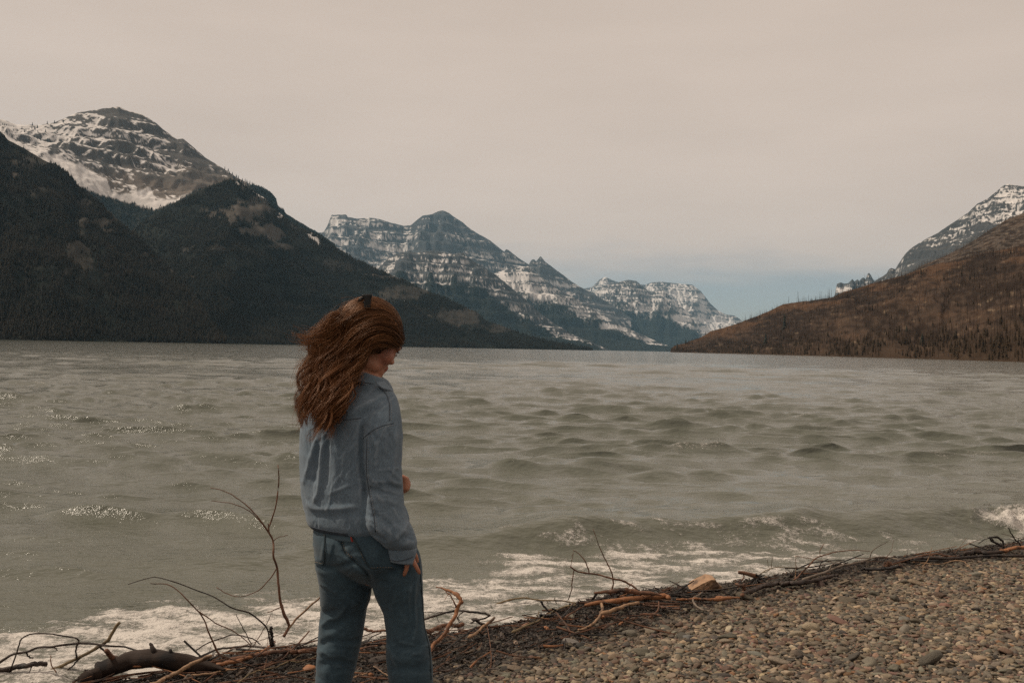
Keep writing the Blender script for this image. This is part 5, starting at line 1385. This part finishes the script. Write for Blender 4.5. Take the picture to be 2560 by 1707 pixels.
# right hand: palm inside the cuff, five fingers below it
dH = -.13
def fing(pts, r0, r1):
    parts.append(chain([PW_(p[0], p[1], dH + (p[2] if len(p) > 2 else 0)) for p in pts], [r0, r0, (r0 + r1) / 2, r1], 10))
parts.append(chain([WRR, PW_(922, 1262, dH + .01), PW_(921, 1268, dH + .01)], [.024, .024, .026], 14))
parts.append(chain([PW_(915, 1272, dH + .012), PW_(932, 1274, dH + .012)], [.019, .020], 12))
parts.append(chain([PW_(906, 1262, dH + .01), PW_(905, 1272, dH + .008)], [.012, .010], 10)); parts.append(chain([PW_(937, 1262, dH + .01), PW_(940, 1272, dH + .008)], [.012, .010], 10))
fing([(904, 1272, .008), (896, 1284), (892, 1289), (887, 1297), (883, 1305)], .0078, .0058)
fing([(917, 1272, .008), (916, 1290, .006), (914, 1298, .02), (914, 1294, .036)], .0085, .0066)
fing([(930, 1272, .008), (934, 1286), (935, 1297, -.004), (932, 1310, -.002), (927, 1321, .008)], .0090, .0066)
fing([(940, 1270, .008), (946, 1281), (950, 1290, -.004), (957, 1303, -.002), (963, 1315, .006)], .0088, .0064)
fing([(944, 1266, .02), (952, 1276, .04), (956, 1288, .05), (955, 1298, .055)], .0105, .0080)
# left hand closed in front of the body, knuckles showing past the sleeve
parts.append(chain([WRL, PW_(917, 1116, .32), PW_(926, 1112, .325)], [.026, .032, .030], 14))
for i in range(4):
    v = 1100 + i * 7.5
    parts.append(chain([PW_(920, v, .305), PW_(931, v - 1, .30), PW_(935, v + 1, .325), PW_(929, v + 2, .345)], [.0095, .0095, .0085, .0075], 10))
parts.append(chain([PW_(915, 1100, .30), PW_(925, 1096, .295), PW_(931, 1101, .31)], [.011, .010, .008], 10))
body_me = fuse(parts, .004, 5, .5)
co, no = get_vn(body_me)
lip = np.linalg.norm((co - H(0, .092, -.061)) / np.array((.024, .024, .012)), axis=1) < 1.0
set_float(body_me, np.clip(lip * .8 + .25 * (np.linalg.norm(co - H(.05, .06, -.03), axis=1) < .03), 0, 1), 'skin')
feet = Vector((-.42, 3.1, GZ))
person = obj('person', body_me, M_SKIN, origin=feet)
tag(person, 'long haired person in a denim jacket and jeans standing at the water, looking down', 'person')
# eyes and brows
for s in (-1, 1):
    V, F = ellipsoid(H(s * .030, .0855, -.006), (.012, .008, .0075), HM, 3); me = bpy.data.meshes.new('eye'); me.from_pydata([tuple(q) for q in V], [], F); me.polygons.foreach_set('use_smooth', np.ones(len(me.polygons), bool))
    e = obj('eye', me, simple('eye_white', (.6, .56, .52), (.66, .62, .58), 20, .2, 0), person)
    V, F = ellipsoid(H(s * .030, .0925, -.008), (.005, .002, .005), HM, 2); me = bpy.data.meshes.new('iris'); me.from_pydata([tuple(q) for q in V], [], F)
    obj('iris', me, simple('iris_brown', (.03, .015, .008), (.05, .025, .012), 40, .2, 0), e)
    P = [H(s * .014, .096, .016), H(s * .030, .0955, .020), H(s * .046, .082, .015)]
    obj('eyebrow', tube_mesh('eyebrow', catmull(P, 5), np.full(11, .0028), seed=3, k=6), simple('brow_hair', (.03, .015, .008), (.05, .025, .012), 60, .8, 0), person)
    P = [H(s * .018, .0935, .001), H(s * .031, .0955, .003), H(s * .044, .0865, .000)]
    obj('eyelash', tube_mesh('eyelash', catmull(P, 5), np.full(11, .0018), seed=3, k=6), simple('lash', (.02, .012, .008), (.03, .02, .012), 60, .8, 0), person)

# ---- jeans -------------------------------------------------------------------------------
def legloft(L): return loft(smooth_levels(L), ex=2.2)
hip = loft(smooth_levels([(1188, 722, 940, 0, .66), (1215, 716, 950, 0, .70), (1240, 715, 957, 0, .74), (1265, 716, 961, 0, .75), (1288, 721, 963, 0, .70), (1308, 733, 955, .01, .58), (1326, 755, 935, .02, .48), (1340, 790, 905, .03, .36)]), ex=2.3)
vb = 1800
legL = legloft([(1240, 740, 830, .005, .9), (1270, 728, 842, .002, 1.05), (1300, 726, 850, .004, 1.06), (1340, 734, 853, .012, 1.02), (1375, 736, 850, .02, .98), (1403, 735, 842, .035, .92), (1446, 732, 835, .03, .92), (1475, 730, 829, .03, .92), (1500, 728, 823, .03, .95), (1535, 726, 816, .025, 1.0), (1570, 724, 808, .02, 1.0), (1660, 716, 804, .02, 1.1), (1760, 706, 806, .02, 1.2), (1845, 702, 808, .03, 1.25)])
legR = legloft([(1240, 862, 948, -.055, .9), (1270, 852, 962, -.058, 1.05), (1300, 847, 968, -.058, 1.06), (1340, 853, 970, -.052, 1.02), (1375, 864, 972, -.04, .95), (1403, 877, 974, -.045, .94), (1446, 886, 979, -.05, .94), (1480, 888, 988, -.055, .96), (1510, 888, 991, -.055, .98), (1545, 891, 994, -.06, 1.0), (1570, 895, 995, -.06, 1.0), (1660, 900, 1000, -.06, 1.1), (1760, 902, 1010, -.055, 1.2), (1855, 900, 1016, -.05, 1.25)])
def creases(boxes, seed):
    r = np.random.RandomState(seed); out = []
    for (u0, u1, v0, v1, ang, n, L, h) in boxes:
        for _ in range(n):
            u, v = u0 + (u1 - u0) * r.rand(), v0 + (v1 - v0) * r.rand(); a = R(ang + r.randn() * 22); l = L * (.5 + r.rand())
            b = r.randn() * l * .12; dx, dy = math.cos(a) * l, math.sin(a) * l
            out.append(([(u - dx, v - dy), (u + b, v + b * .5), (u + dx, v + dy)], 2.2 + 2.2 * r.rand(), h * (.5 + r.rand()) * (1 if r.rand() < .5 else -1)))
    return out
jeans_me = fuse([hip, legL, legR], .0055, 14, .5)
folds(jeans_me, creases([(725, 830, 1460, 1560, 8, 16, 24, .0022), (890, 990, 1460, 1560, -6, 16, 24, .0022), (735, 850, 1340, 1450, 35, 10, 26, .0016), (870, 970, 1330, 1450, 110, 10, 30, .0016), (720, 830, 1240, 1310, 15, 8, 22, .0014), (850, 950, 1290, 1340, 160, 8, 20, .0016)], 3) + [
    ([(735, 1440), (751, 1425), (776, 1414), (794, 1390)], 6, .007), ([(738, 1410), (755, 1405), (775, 1398)], 7, -.004), ([(740, 1450), (765, 1440), (795, 1420)], 8, -.004),
    ([(730, 1480), (760, 1470), (800, 1474), (828, 1466)], 9, -.006), ([(728, 1500), (760, 1496), (800, 1498)], 10, .006), ([(726, 1530), (770, 1520), (815, 1524)], 10, -.004),
    ([(959, 1317), (951, 1369), (955, 1435), (944, 1485)], 4, .005), ([(940, 1340), (930, 1390), (925, 1440)], 14, .003), ([(905, 1480), (935, 1488), (970, 1478)], 9, -.006), ([(900, 1500), (930, 1512), (985, 1500)], 10, .006), ([(895, 1530), (930, 1536), (985, 1530)], 10, -.005), ([(888, 1470), (905, 1510), (915, 1540)], 6, .004),
    ([(781, 1215), (784, 1250), (793, 1272), (807, 1284), (831, 1304), (846, 1322), (853, 1345)], 6, -.007), ([(730, 1300), (770, 1303), (800, 1295), (815, 1285)], 7, -.007), ([(858, 1322), (885, 1318), (915, 1312)], 8, -.005),
    ([(740, 1262), (765, 1268)], 26, .008), ([(855, 1275), (880, 1275)], 30, .008), ([(855, 1350), (870, 1375), (880, 1400)], 5, .004), ([(848, 1350), (838, 1385), (832, 1420)], 5, .004)],
    noise=[(55, 90, .0035, 5, False), (30, 26, .0022, 9, True)])
jeans = obj('jeans', jeans_me, M_JEAN, person); jeans['label'] = 'dark teal blue loose jeans'
def to_world_bvh(me, org): return BVHTree.FromPolygons([tuple(Vector(v.co) + Vector(org)) for v in me.vertices], [tuple(p.vertices) for p in me.polygons])
TJ = to_world_bvh(jeans_me, feet)

# ---- jacket -------------------------------------------------------------------------------
torso = loft(smooth_levels([(868, 816, 886, .01, .85), (880, 798, 898, .005, .72), (893, 770, 906, .0, .62), (908, 738, 911, -.005, .56), (925, 712, 914, -.005, .55), (950, 690, 914, 0, .56), (985, 683, 912, 0, .58), (1050, 682, 908, 0, .62), (1100, 682, 915, 0, .64), (1140, 685, 926, 0, .66), (1165, 690, 938, 0, .68), (1185, 696, 943, 0, .70), (1203, 701, 940, 0, .71), (1216, 712, 930, .0, .70), (1222, 722, 920, .0, .66)]), ex=2.5)
sleeve = loft(smooth_levels([(898, 872, 902, -.06, .9), (912, 858, 912, -.075, .9), (935, 846, 918, -.095, .92), (965, 838, 922, -.11, .95), (1000, 834, 925, -.12, .95), (1050, 835, 924, -.125, .92), (1090, 838, 924, -.13, .92), (1125, 843, 925, -.13, .92), (1160, 840, 927, -.135, .95), (1190, 839, 936, -.135, .98), (1212, 844, 948, -.135, .98), (1232, 858, 956, -.135, .95), (1246, 874, 959, -.135, .9), (1258, 886, 957, -.13, .85)]), yaw=R(10), ex=2.15)
sleeveL = chain([PW_(765, 945, .03), SHL, (SHL + ELL) / 2, ELL, (ELL + WRL) / 2, WRL + (-.02, -.01, 0)], [.055, .062, .066, .062, .056, .045], 18)
jacket_me = fuse([torso, sleeve, sleeveL], .005, 4, .5)
folds(jacket_me, creases([(838, 925, 1060, 1150, 25, 16, 18, .0024), (842, 950, 1170, 1250, 40, 18, 16, .0026), (690, 830, 985, 1150, 96, 22, 30, .0020), (700, 840, 1150, 1212, 80, 16, 14, .0016), (800, 900, 900, 960, 145, 10, 22, .0020), (840, 920, 980, 1060, 80, 10, 22, .0020)], 4) + [
    ([(746, 1000), (740, 1050), (735, 1105), (730, 1135), (720, 1156)], 6, .011), ([(752, 1005), (750, 1060), (747, 1120)], 7, -.007), ([(726, 1010), (715, 1050), (704, 1088), (694, 1116)], 7, .008), ([(733, 1015), (726, 1070), (718, 1120)], 6, -.006),
    ([(770, 1020), (772, 1080), (768, 1140)], 10, .004), ([(700, 1148), (712, 1162), (728, 1168), (784, 1167), (838, 1160)], 6, .006), ([(705, 1180), (760, 1186), (835, 1180)], 9, -.003),
    ([(800, 960), (820, 940), (838, 929), (860, 918), (892, 906)], 7, .008), ([(820, 962), (845, 945), (875, 934)], 8, -.006), ([(780, 900), (795, 925), (800, 955)], 8, .004),
    ([(832, 965), (829, 1010), (830, 1060), (836, 1110), (838, 1160)], 5, -.012),
    ([(910, 985), (909, 1030), (903, 1081), (892, 1098)], 5, .006), ([(898, 990), (894, 1030), (890, 1070)], 7, -.004), ([(893, 1098), (905, 1106), (922, 1112)], 6, .006), ([(890, 1112), (905, 1120), (922, 1126)], 7, -.005),
    ([(842, 1088), (858, 1100), (872, 1118)], 7, .005), ([(844, 1118), (862, 1128), (880, 1132)], 7, -.005), ([(842, 1150), (865, 1146), (890, 1150), (918, 1160)], 9, .004), ([(845, 1195), (862, 1204), (880, 1222)], 7, .006), ([(850, 1180), (875, 1190), (900, 1212)], 8, -.005), ([(935, 1196), (926, 1218), (905, 1240)], 6, .006), ([(948, 1212), (940, 1232), (925, 1246)], 6, -.004), ([(850, 1228), (870, 1232), (890, 1246)], 5, -.004),
    ([(860, 1010), (866, 1040), (862, 1075)], 9, .004), ([(880, 1000), (876, 1040), (880, 1090)], 10, -.003)],
    noise=[(60, 110, .0035, 15, False), (26, 40, .0018, 19, True)])
jacket = obj('jacket', jacket_me, M_JACK, person); jacket['label'] = 'faded blue denim jacket'
TC = to_world_bvh(jacket_me, feet)
for pts in ([(697, 957), (730, 960), (760, 963), (795, 964), (829, 960)], [(868, 887), (885, 903), (894, 926), (895, 966)], [(904, 972), (878, 978), (854, 990), (835, 1006)], [(843, 1008), (842, 1081), (850, 1142), (859, 1190), (862, 1222)]):
    seam('seam', TC, pts, .0012, M_SEAM, jacket); stitches('stitching', TC, pts, M_THR, jacket, off=(1.5, 4) if abs(pts[0][0] - pts[-1][0]) > 30 else (4, 0))
# cuff, hem band, collar
def band(name, rings, mat, parent, thick=.0035, **kw):
    R_ = [ring(l[1], l[2], l[0], l[3], l[4], tilt=(l[5] if len(l) > 5 else 0), **kw) for l in rings]
    inner = []
    for r_ in R_[::-1]:
        c = r_.mean(0); d = r_ - c; inner.append(c + d * (1 - thick / np.linalg.norm(d, axis=1).mean()))
    S = R_ + inner; k = len(S[0]); V = np.vstack(S); F = []
    for i in range(len(S)):
        a, b = i * k, ((i + 1) % len(S)) * k
        for j in range(k): F.append((a + j, b + j, b + (j + 1) % k, a + (j + 1) % k))
    me = mesh_np(name, V, np.array(F)); bm = bmesh.new(); bm.from_mesh(me); bmesh.ops.recalc_face_normals(bm, faces=bm.faces[:]); bm.to_mesh(me); bm.free()
    return obj(name, me, mat, parent)
cf = band('cuff', smooth_levels([(1254, 888, 957, -.13, .80, .10), (1262, 889, 957, -.13, .80, .10), (1275, 891, 954, -.13, .80, .10), (1290, 893, 951, -.13, .80, .10)], 3), M_JACK, jacket, .005, yaw=R(10), ex=2.2)
TCF = to_world_bvh(cf.data, feet)
seam('seam', TCF, [(890, 1259), (905, 1262), (925, 1260), (945, 1254), (956, 1248)], .0022, M_SEAM, cf); seam('seam', TCF, [(894, 1284), (910, 1288), (930, 1285), (948, 1278)], .0013, M_SEAM, cf)
band('hem_band', smooth_levels([(1206, 702, 938, -.0, .715), (1214, 709, 933, .0, .71), (1222, 720, 927, .0, .69)], 3), simple('hem_dark_denim', (.040, .052, .070), (.07, .085, .105), 60, .9, .2), jacket, .006, ex=2.5)
col_ = band('collar', smooth_levels([(857, 818, 884, .01, .95, .34), (866, 812, 893, .008, .92, .32), (876, 806, 899, .004, .88, .30), (885, 803, 903, .002, .86, .28)], 3), M_JACK, jacket, .006, ex=2.1)
TCO = to_world_bvh(col_.data, feet)
seam('seam', TCO, [(818, 876), (840, 879), (865, 884), (890, 893)], .0016, M_SEAM, col_)
# collar point on the right
tip = [PW_(880, 874, -.075), PW_(902, 898, -.075), PW_(878, 892, -.09), PW_(862, 878, -.098)]
bm = bmesh.new()
fr = [bm.verts.new(tuple(p)) for p in tip]; bk = [bm.verts.new(tuple(p + (.002, .007, -.001))) for p in tip]
bm.faces.new(fr); bm.faces.new(bk[::-1])
for i in range(4): bm.faces.new((fr[i], bk[i], bk[(i + 1) % 4], fr[(i + 1) % 4]))
bmesh.ops.recalc_face_normals(bm, faces=bm.faces[:]); bmesh.ops.bevel(bm, geom=bm.edges[:], offset=.0015, segments=2, affect='EDGES')
me = bpy.data.meshes.new('collar_point'); bm.to_mesh(me); bm.free(); obj('collar_point', me, M_JACK, jacket)

# jeans: pockets, seams, tab, belt loop
pk = patch('pocket', TJ, [(808, 1229), (871, 1227), (905, 1304), (849, 1302)], M_JEAN, jeans); patch('pocket', TJ, [(716, 1230), (748, 1227), (745, 1292), (721, 1292)], M_JEAN, jeans)
for pts in ([(808, 1229), (828, 1264), (849, 1302), (876, 1304), (904, 1304)], [(748, 1227), (747, 1260), (745, 1292), (732, 1293), (721, 1292)]):
    seam('seam', TJ, pts, .0018, M_JSEAM, jeans, .003); stitches('stitching', TJ, pts, M_THR2, jeans, off=(-3, -2))
seam('seam', TJ, [(781, 1224), (784, 1250), (793, 1271), (807, 1283), (831, 1304), (845, 1321)], .0016, M_JSEAM, jeans); stitches('stitching', TJ, [(785, 1224), (788, 1248), (797, 1268), (811, 1280)], M_THR2, jeans)
seam('seam', TJ, [(962, 1290), (967, 1340), (971, 1400), (977, 1450), (986, 1490), (990, 1560)], .0018, M_JSEAM, jeans)
patch('tab', TJ, [(805, 1231), (809, 1230), (812, 1244), (808, 1246)], M_RED, jeans, 5, .004)
band('waistband', smooth_levels([(1199, 723, 944, 0, .68), (1212, 717, 950, 0, .705), (1226, 715, 954, 0, .725)], 3), M_JEAN, jeans, .004, ex=2.3)
# shoes
for A_ in (ANL, ANR):
    f = np.array((.66, .75, 0))
    me = fuse([chain([A_ + (0, 0, -.02), A_ + f * .03 + (0, 0, -.035), A_ + f * .12 + (0, 0, -.05), A_ + f * .19 + (0, 0, -.055)], [.050, .050, .044, .036], 14), ellipsoid(A_ + f * .07 + (0, 0, -.07), (.05, .13, .025), np.array(((.75, .66, 0), (-.66, .75, 0), (0, 0, 1))))], .006, 4)
    s = obj('shoe', me, simple('shoe_canvas', (.5, .46, .40), (.58, .54, .47), 30, .8, .2), person)

# ---- hair -----------------------------------------------------------------------------------
GD = [  # guides: view px and depth, from the hairline over the head and down the back
    [(914, 765, .05), (900, 722, .05), (870, 697, .045), (838, 692, .03), (806, 700, .02), (780, 722, .01), (760, 760, -.01), (741, 800, -.03), (724, 845, -.06), (714, 895, -.10), (706, 945, -.13), (698, 985, -.14)],
    [(919, 770, .01), (906, 732, .0), (878, 708, -.01), (845, 706, -.02), (812, 722, -.03), (788, 755, -.035), (768, 795, -.045), (748, 838, -.065), (733, 888, -.105), (722, 940, -.14), (714, 992, -.15)],
    [(922, 778, -.01), (910, 748, -.035), (880, 730, -.055), (844, 736, -.06), (814, 760, -.06), (792, 798, -.06), (772, 840, -.075), (755, 890, -.115), (743, 945, -.15), (735, 1000, -.158)],
    [(921, 787, -.02), (904, 766, -.055), (874, 756, -.075), (844, 768, -.075), (819, 796, -.07), (798, 832, -.07), (780, 875, -.105), (764, 920, -.14), (753, 965, -.158), (748, 1006, -.16)],
    [(914, 795, -.025), (896, 786, -.06), (870, 784, -.078), (847, 795, -.08), (826, 820, -.072), (807, 850, -.078), (784, 885, -.112), (766, 920, -.138), (754, 955, -.152), (747, 995, -.156)],
    [(900, 796, -.045), (880, 791, -.072), (858, 794, -.08), (840, 810, -.074), (821, 836, -.075), (801, 868, -.105), (783, 905, -.13), (769, 935, -.142), (757, 970, -.148)],
    [(886, 716, .08), (860, 702, .09), (835, 702, .10), (805, 715, .09), (782, 745, .07), (765, 785, .05), (750, 825, .02), (736, 870, -.03), (724, 915, -.08), (716, 955, -.11)],
    [(846, 806, .0), (834, 822, -.03), (814, 850, -.065), (794, 885, -.10), (778, 915, -.128), (764, 948, -.14), (754, 980, -.145)]]
GW = [catmull([PW_(p[0], p[1], p[2] + .0) for p in g], 6) for g in GD]
NP_ = 34
def resample(C, n):
    L = np.concatenate([[0], np.cumsum(np.linalg.norm(np.diff(C, axis=0), axis=1))]); s = np.linspace(0, L[-1], n)
    return np.stack([np.interp(s, L, C[:, k]) for k in range(3)], -1)
GW = np.array([resample(g, NP_) for g in GW])
hr_ = np.random.RandomState(12)
T_ = np.linspace(0, 1, NP_)
strands = []; srad = []; stint = []
order = [0, 1, 2, 3, 4, 5, 7]
def clump_curve(q, jit, cut):
    if q < 0: a, b, f = 6, 0, q + 1
    else:
        i = min(int(q), len(order) - 2); a, b, f = order[i], order[i + 1], q - i
    C = GW[a] * (1 - f) + GW[b] * f
    C = resample(C[:max(6, int(NP_ * cut))], NP_)
    ph = np.array((q * 1.4, q * .8)) + hr_.randn(2) * .8; fr = 2.6 + .8 * hr_.rand(); am = (.009 + .013 * hr_.rand())
    w = sstep(.22, .6, T_)
    off = np.stack([am * np.sin(fr * 6.28 * T_ + ph[0]), am * .7 * np.cos(fr * 6.28 * T_ + ph[0]), am * .35 * np.sin(fr * 5 * T_ + ph[1])], -1) * w[:, None]
    C = C + off + np.outer(sstep(.1, .9, T_), hr_.randn(3) * jit + np.array((-.012 * max(0, 1.2 - q) * hr_.rand(), 0, 0)))
    return C
for c in range(300):
    q = hr_.rand() * 7.0 - 1.0 if hr_.rand() < .75 else hr_.rand() * 2.2 - 1.0
    near = hr_.rand()
    C = clump_curve(q, .014 if q < 4.5 else .008, (.80 + .22 * hr_.rand() ** .6))
    C = C + np.outer(1 - .6 * T_, np.array((0, .030 * (near ** 2), 0))) * (1 if q > 0 else .4)
    R0 = (.0042 + .0045 * hr_.rand()) * (1 if q < 4 else .6)
    tint = hr_.rand() ** 1.6 * 1.1; C = C + np.outer(sstep(0, .2, T_), (C[8] - HC) / np.linalg.norm(C[8] - HC) * (hr_.rand() * .007 - .002))
    for s in range(28):
        d = hr_.randn(3) * R0 * .55
        spread = (1 - .5 * sstep(.35, .9, T_)) + .8 * sstep(.86, 1, T_) * hr_.rand()
        ph = hr_.rand(3) * 6.28
        fuzz = .0009 * np.stack([np.sin(T_ * (9 + 8 * hr_.rand()) + p) for p in ph], -1) * sstep(.1, .5, T_)[:, None]
        k = max(8, int(NP_ * (1 - .18 * hr_.rand() ** 2)))
        S = C + np.outer(spread, d) + fuzz
        strands.append(resample(S[:k], 26)); srad.append(.00042); stint.append(np.clip(tint + .07 * hr_.randn(), 0, 1))
for c in range(320):      # single loose strands
    C = clump_curve(hr_.rand() * 6.6 - 1.0, .020, .6 + .4 * hr_.rand())
    d = hr_.randn(3) * .010; fz = np.stack([np.sin(T_ * (7 + 9 * hr_.rand()) + p) for p in hr_.rand(3) * 6.28], -1) * (.003 + .006 * hr_.rand())
    S = C + np.outer(.4 + sstep(.1, .8, T_), d) + fz * sstep(.1, .6, T_)[:, None]
    strands.append(resample(S, 26)); srad.append(.00034); stint.append(.4 + .6 * hr_.rand())
# flyaway locks blown to the left
WISP = [[(775, 745), (745, 760), (715, 772), (690, 770), (672, 764)], [(765, 765), (738, 775), (710, 783), (688, 780), (667, 770)], [(760, 785), (735, 790), (708, 790), (690, 782)], [(770, 735), (750, 742), (738, 752), (730, 765), (742, 770)], [(780, 720), (765, 722), (752, 740), (748, 760), (758, 765)],
        [(750, 790), (728, 815), (708, 830), (690, 850), (684, 872), (690, 892)], [(735, 820), (712, 832), (697, 850), (690, 868)], [(745, 800), (730, 812), (718, 800), (708, 790), (696, 790)], [(740, 850), (720, 862), (708, 880), (703, 905)], [(720, 900), (700, 915), (690, 935), (688, 960), (694, 985)], [(715, 930), (702, 955), (694, 975), (688, 990)], [(765, 745), (742, 748), (722, 758), (712, 772), (724, 782)],
        [(910, 745), (895, 760), (875, 768), (850, 772), (820, 790)], [(905, 780), (880, 776), (850, 780), (815, 795), (780, 800), (750, 798)], [(900, 735), (880, 725), (860, 728), (838, 740)], [(820, 800), (790, 803), (762, 798), (735, 796), (712, 800)], [(740, 960), (722, 985), (708, 1000), (702, 1012)]]
for wi, w in enumerate(WISP):
    base = resample(catmull([PW_(p[0], p[1], -.05 - .08 * sstep(840, 960, p[1])) for p in w], 6), 26)
    for s in range(48 if wi < 9 else 18):
        tt = np.linspace(0, 1, 26)
        o_ = np.outer(.3 + tt, hr_.randn(3) * (.011 if wi < 9 else .008)) + .004 * np.stack([np.sin(tt * (8 + 6 * hr_.rand()) + p) for p in hr_.rand(3) * 6.28], -1) * tt[:, None]
        strands.append(resample((base + o_)[:int(16 + 10 * hr_.rand())], 26)); srad.append(.00055); stint.append(.5 + .5 * hr_.rand())
SP = np.array(strands)
# scalp under the hair
V, F = ellipsoid(H(0, -.016, .032), (.077, .097, .089), HM, 4)
loc = (V - HC) @ HM
keep = ~((loc[:, 1] > .052) & (loc[:, 2] < .055)) & ~((loc[:, 2] < -.015) & (loc[:, 1] > -.03)) & ~((loc[:, 1] > .02) & (loc[:, 2] < .012))
F = [f for f in F if all(keep[i] for i in f)]
me = bpy.data.meshes.new('scalp'); me.from_pydata([tuple(v) for v in V], [], F); me.polygons.foreach_set('use_smooth', np.ones(len(me.polygons), bool))
obj('hair_roots', me, simple('hair_root_brown', (.014, .006, .004), (.030, .012, .006), 120, .95, .4, .002, None, .05), person)
TS = BVHTree.FromPolygons([tuple(v) for v in V], F)
# keep the hair outside jacket and head
TB = to_world_bvh(body_me, feet)
flat = SP.reshape(-1, 3)
for T, lift in ((TC, .004), (TB, .003), (TS, .004)):
    for i in range(len(flat)):
        p, n, k, d = T.find_nearest(flat[i], .05)
        if p is not None:
            e = Vector(flat[i]) - p
            if e.dot(n) < lift:
                flat[i] = np.array(p + n * (lift + .004 * ((i * 7919) % 97) / 97))
SP = flat.reshape(SP.shape)
def hair_obj(name, S, rad, mat, parent):
    S = S - np.array(parent['_o'])
    hc = bpy.data.hair_curves.new(name); n, k = S.shape[:2]
    hc.add_curves([k] * n)
    hc.attributes['position'].data.foreach_set('vector', np.ascontiguousarray(S, np.float32).ravel())
    ra = hc.attributes.get('radius') or hc.attributes.new('radius', 'FLOAT', 'POINT')
    tp = np.linspace(1, .45, k)[None] * np.array(rad)[:, None]
    ra.data.foreach_set('value', np.ascontiguousarray(tp, np.float32).ravel())
    ta = hc.attributes.new('tint', 'FLOAT', 'CURVE'); ta.data.foreach_set('value', np.ascontiguousarray(stint, np.float32))
    hc.materials.append(mat)
    o = bpy.data.objects.new(name, hc); link(o, parent); return o
m = NT('auburn_hair'); t = m.t
hi = t.nodes.new('ShaderNodeHairInfo')
c = m.mix(m.rng(hi.outputs['Intercept'], .15, .9), (.016, .0066, .0036), (.105, .038, .0145))
c = m.mix(m.rng(m.attr('tint').outputs['Fac'], .25, 1, 0, .8), c, (.27, .120, .050))
c = m.mix(m.rng(hi.outputs['Random'], 0, 1, 0, .25), c, (.10, .040, .018))
m.set(Base_Color=c, Roughness=.42, Specular_IOR_Level=.45, Specular_Tint=(1.0, .62, .38, 1))
hair = hair_obj('hair', SP, srad, m.m, person); hair['label'] = 'long wavy auburn hair blown to the left'
# claw clip on the crown
M_CLIP = simple('black_plastic', (.010, .009, .009), (.016, .015, .014), 20, .35, 0)
def slab(pts, depth, dy):
    f = [PW_(u, v, dy) for u, v in pts]; V = np.array(f + [p + (0.0, depth, 0) for p in f]); n = len(f)
    return V, [tuple(range(n)), tuple(range(2 * n - 1, n - 1, -1))] + [(i, i + n, (i + 1) % n + n, (i + 1) % n) for i in range(n)]
cl = [slab([(830, 677), (855, 675), (851, 687), (850, 708), (835, 710), (836, 690)], .020, -.045), slab([(825, 684), (835, 680), (833, 698), (824, 703), (818, 696)], .014, -.02)]
clip_me = fuse(cl + [chain([PW_(840, 694, -.040), PW_(832, 695, -.012)], [.004, .004], 8)], .0018, 2)
clip = obj('hair_clip', clip_me, M_CLIP, person); clip['label'] = 'black claw clip on the crown'
for i in range(5):
    P = [PW_(834 - i * 1.0, 685 + i * 1.5, -.040 + .006 * i), PW_(827 - i, 685 + i * 2, -.040 + .006 * i), PW_(822 - i * .5, 690 + i * 2, -.038 + .006 * i)]
    obj('tooth', tube_mesh('tooth', catmull(P, 4), np.linspace(.0016, .0008, 9), seed=i, k=6), M_CLIP, clip)

# ================================================================== air
top = max(float((o.matrix_world @ Vector(c)).z) for o in scene.objects if o.type == 'MESH' for c in o.bound_box) + 60
bm = bmesh.new(); bmesh.ops.create_cube(bm, size=1.0)
me = bpy.data.meshes.new('haze'); bm.to_mesh(me); bm.free()
hz = bpy.data.objects.new('haze', me); COL.objects.link(hz)
hz.scale = (44000, 44000, top + 900); hz.location = (0, 8000, (top - 900) / 2 + 0)
mm = bpy.data.materials.new('haze_air'); mm.use_nodes = True; nt = mm.node_tree; nt.nodes.clear()
pv = nt.nodes.new('ShaderNodeVolumePrincipled'); pv.inputs['Color'].default_value = (0.40, 0.72, 1.0, 1); pv.inputs['Density'].default_value = 1.7e-5; pv.inputs['Anisotropy'].default_value = 0.2
oo = nt.nodes.new('ShaderNodeOutputMaterial'); nt.links.new(pv.outputs[0], oo.inputs['Volume'])
me.materials.append(mm)
tag(hz, 'thin bluish haze filling the valley air', 'haze', None, 'stuff')
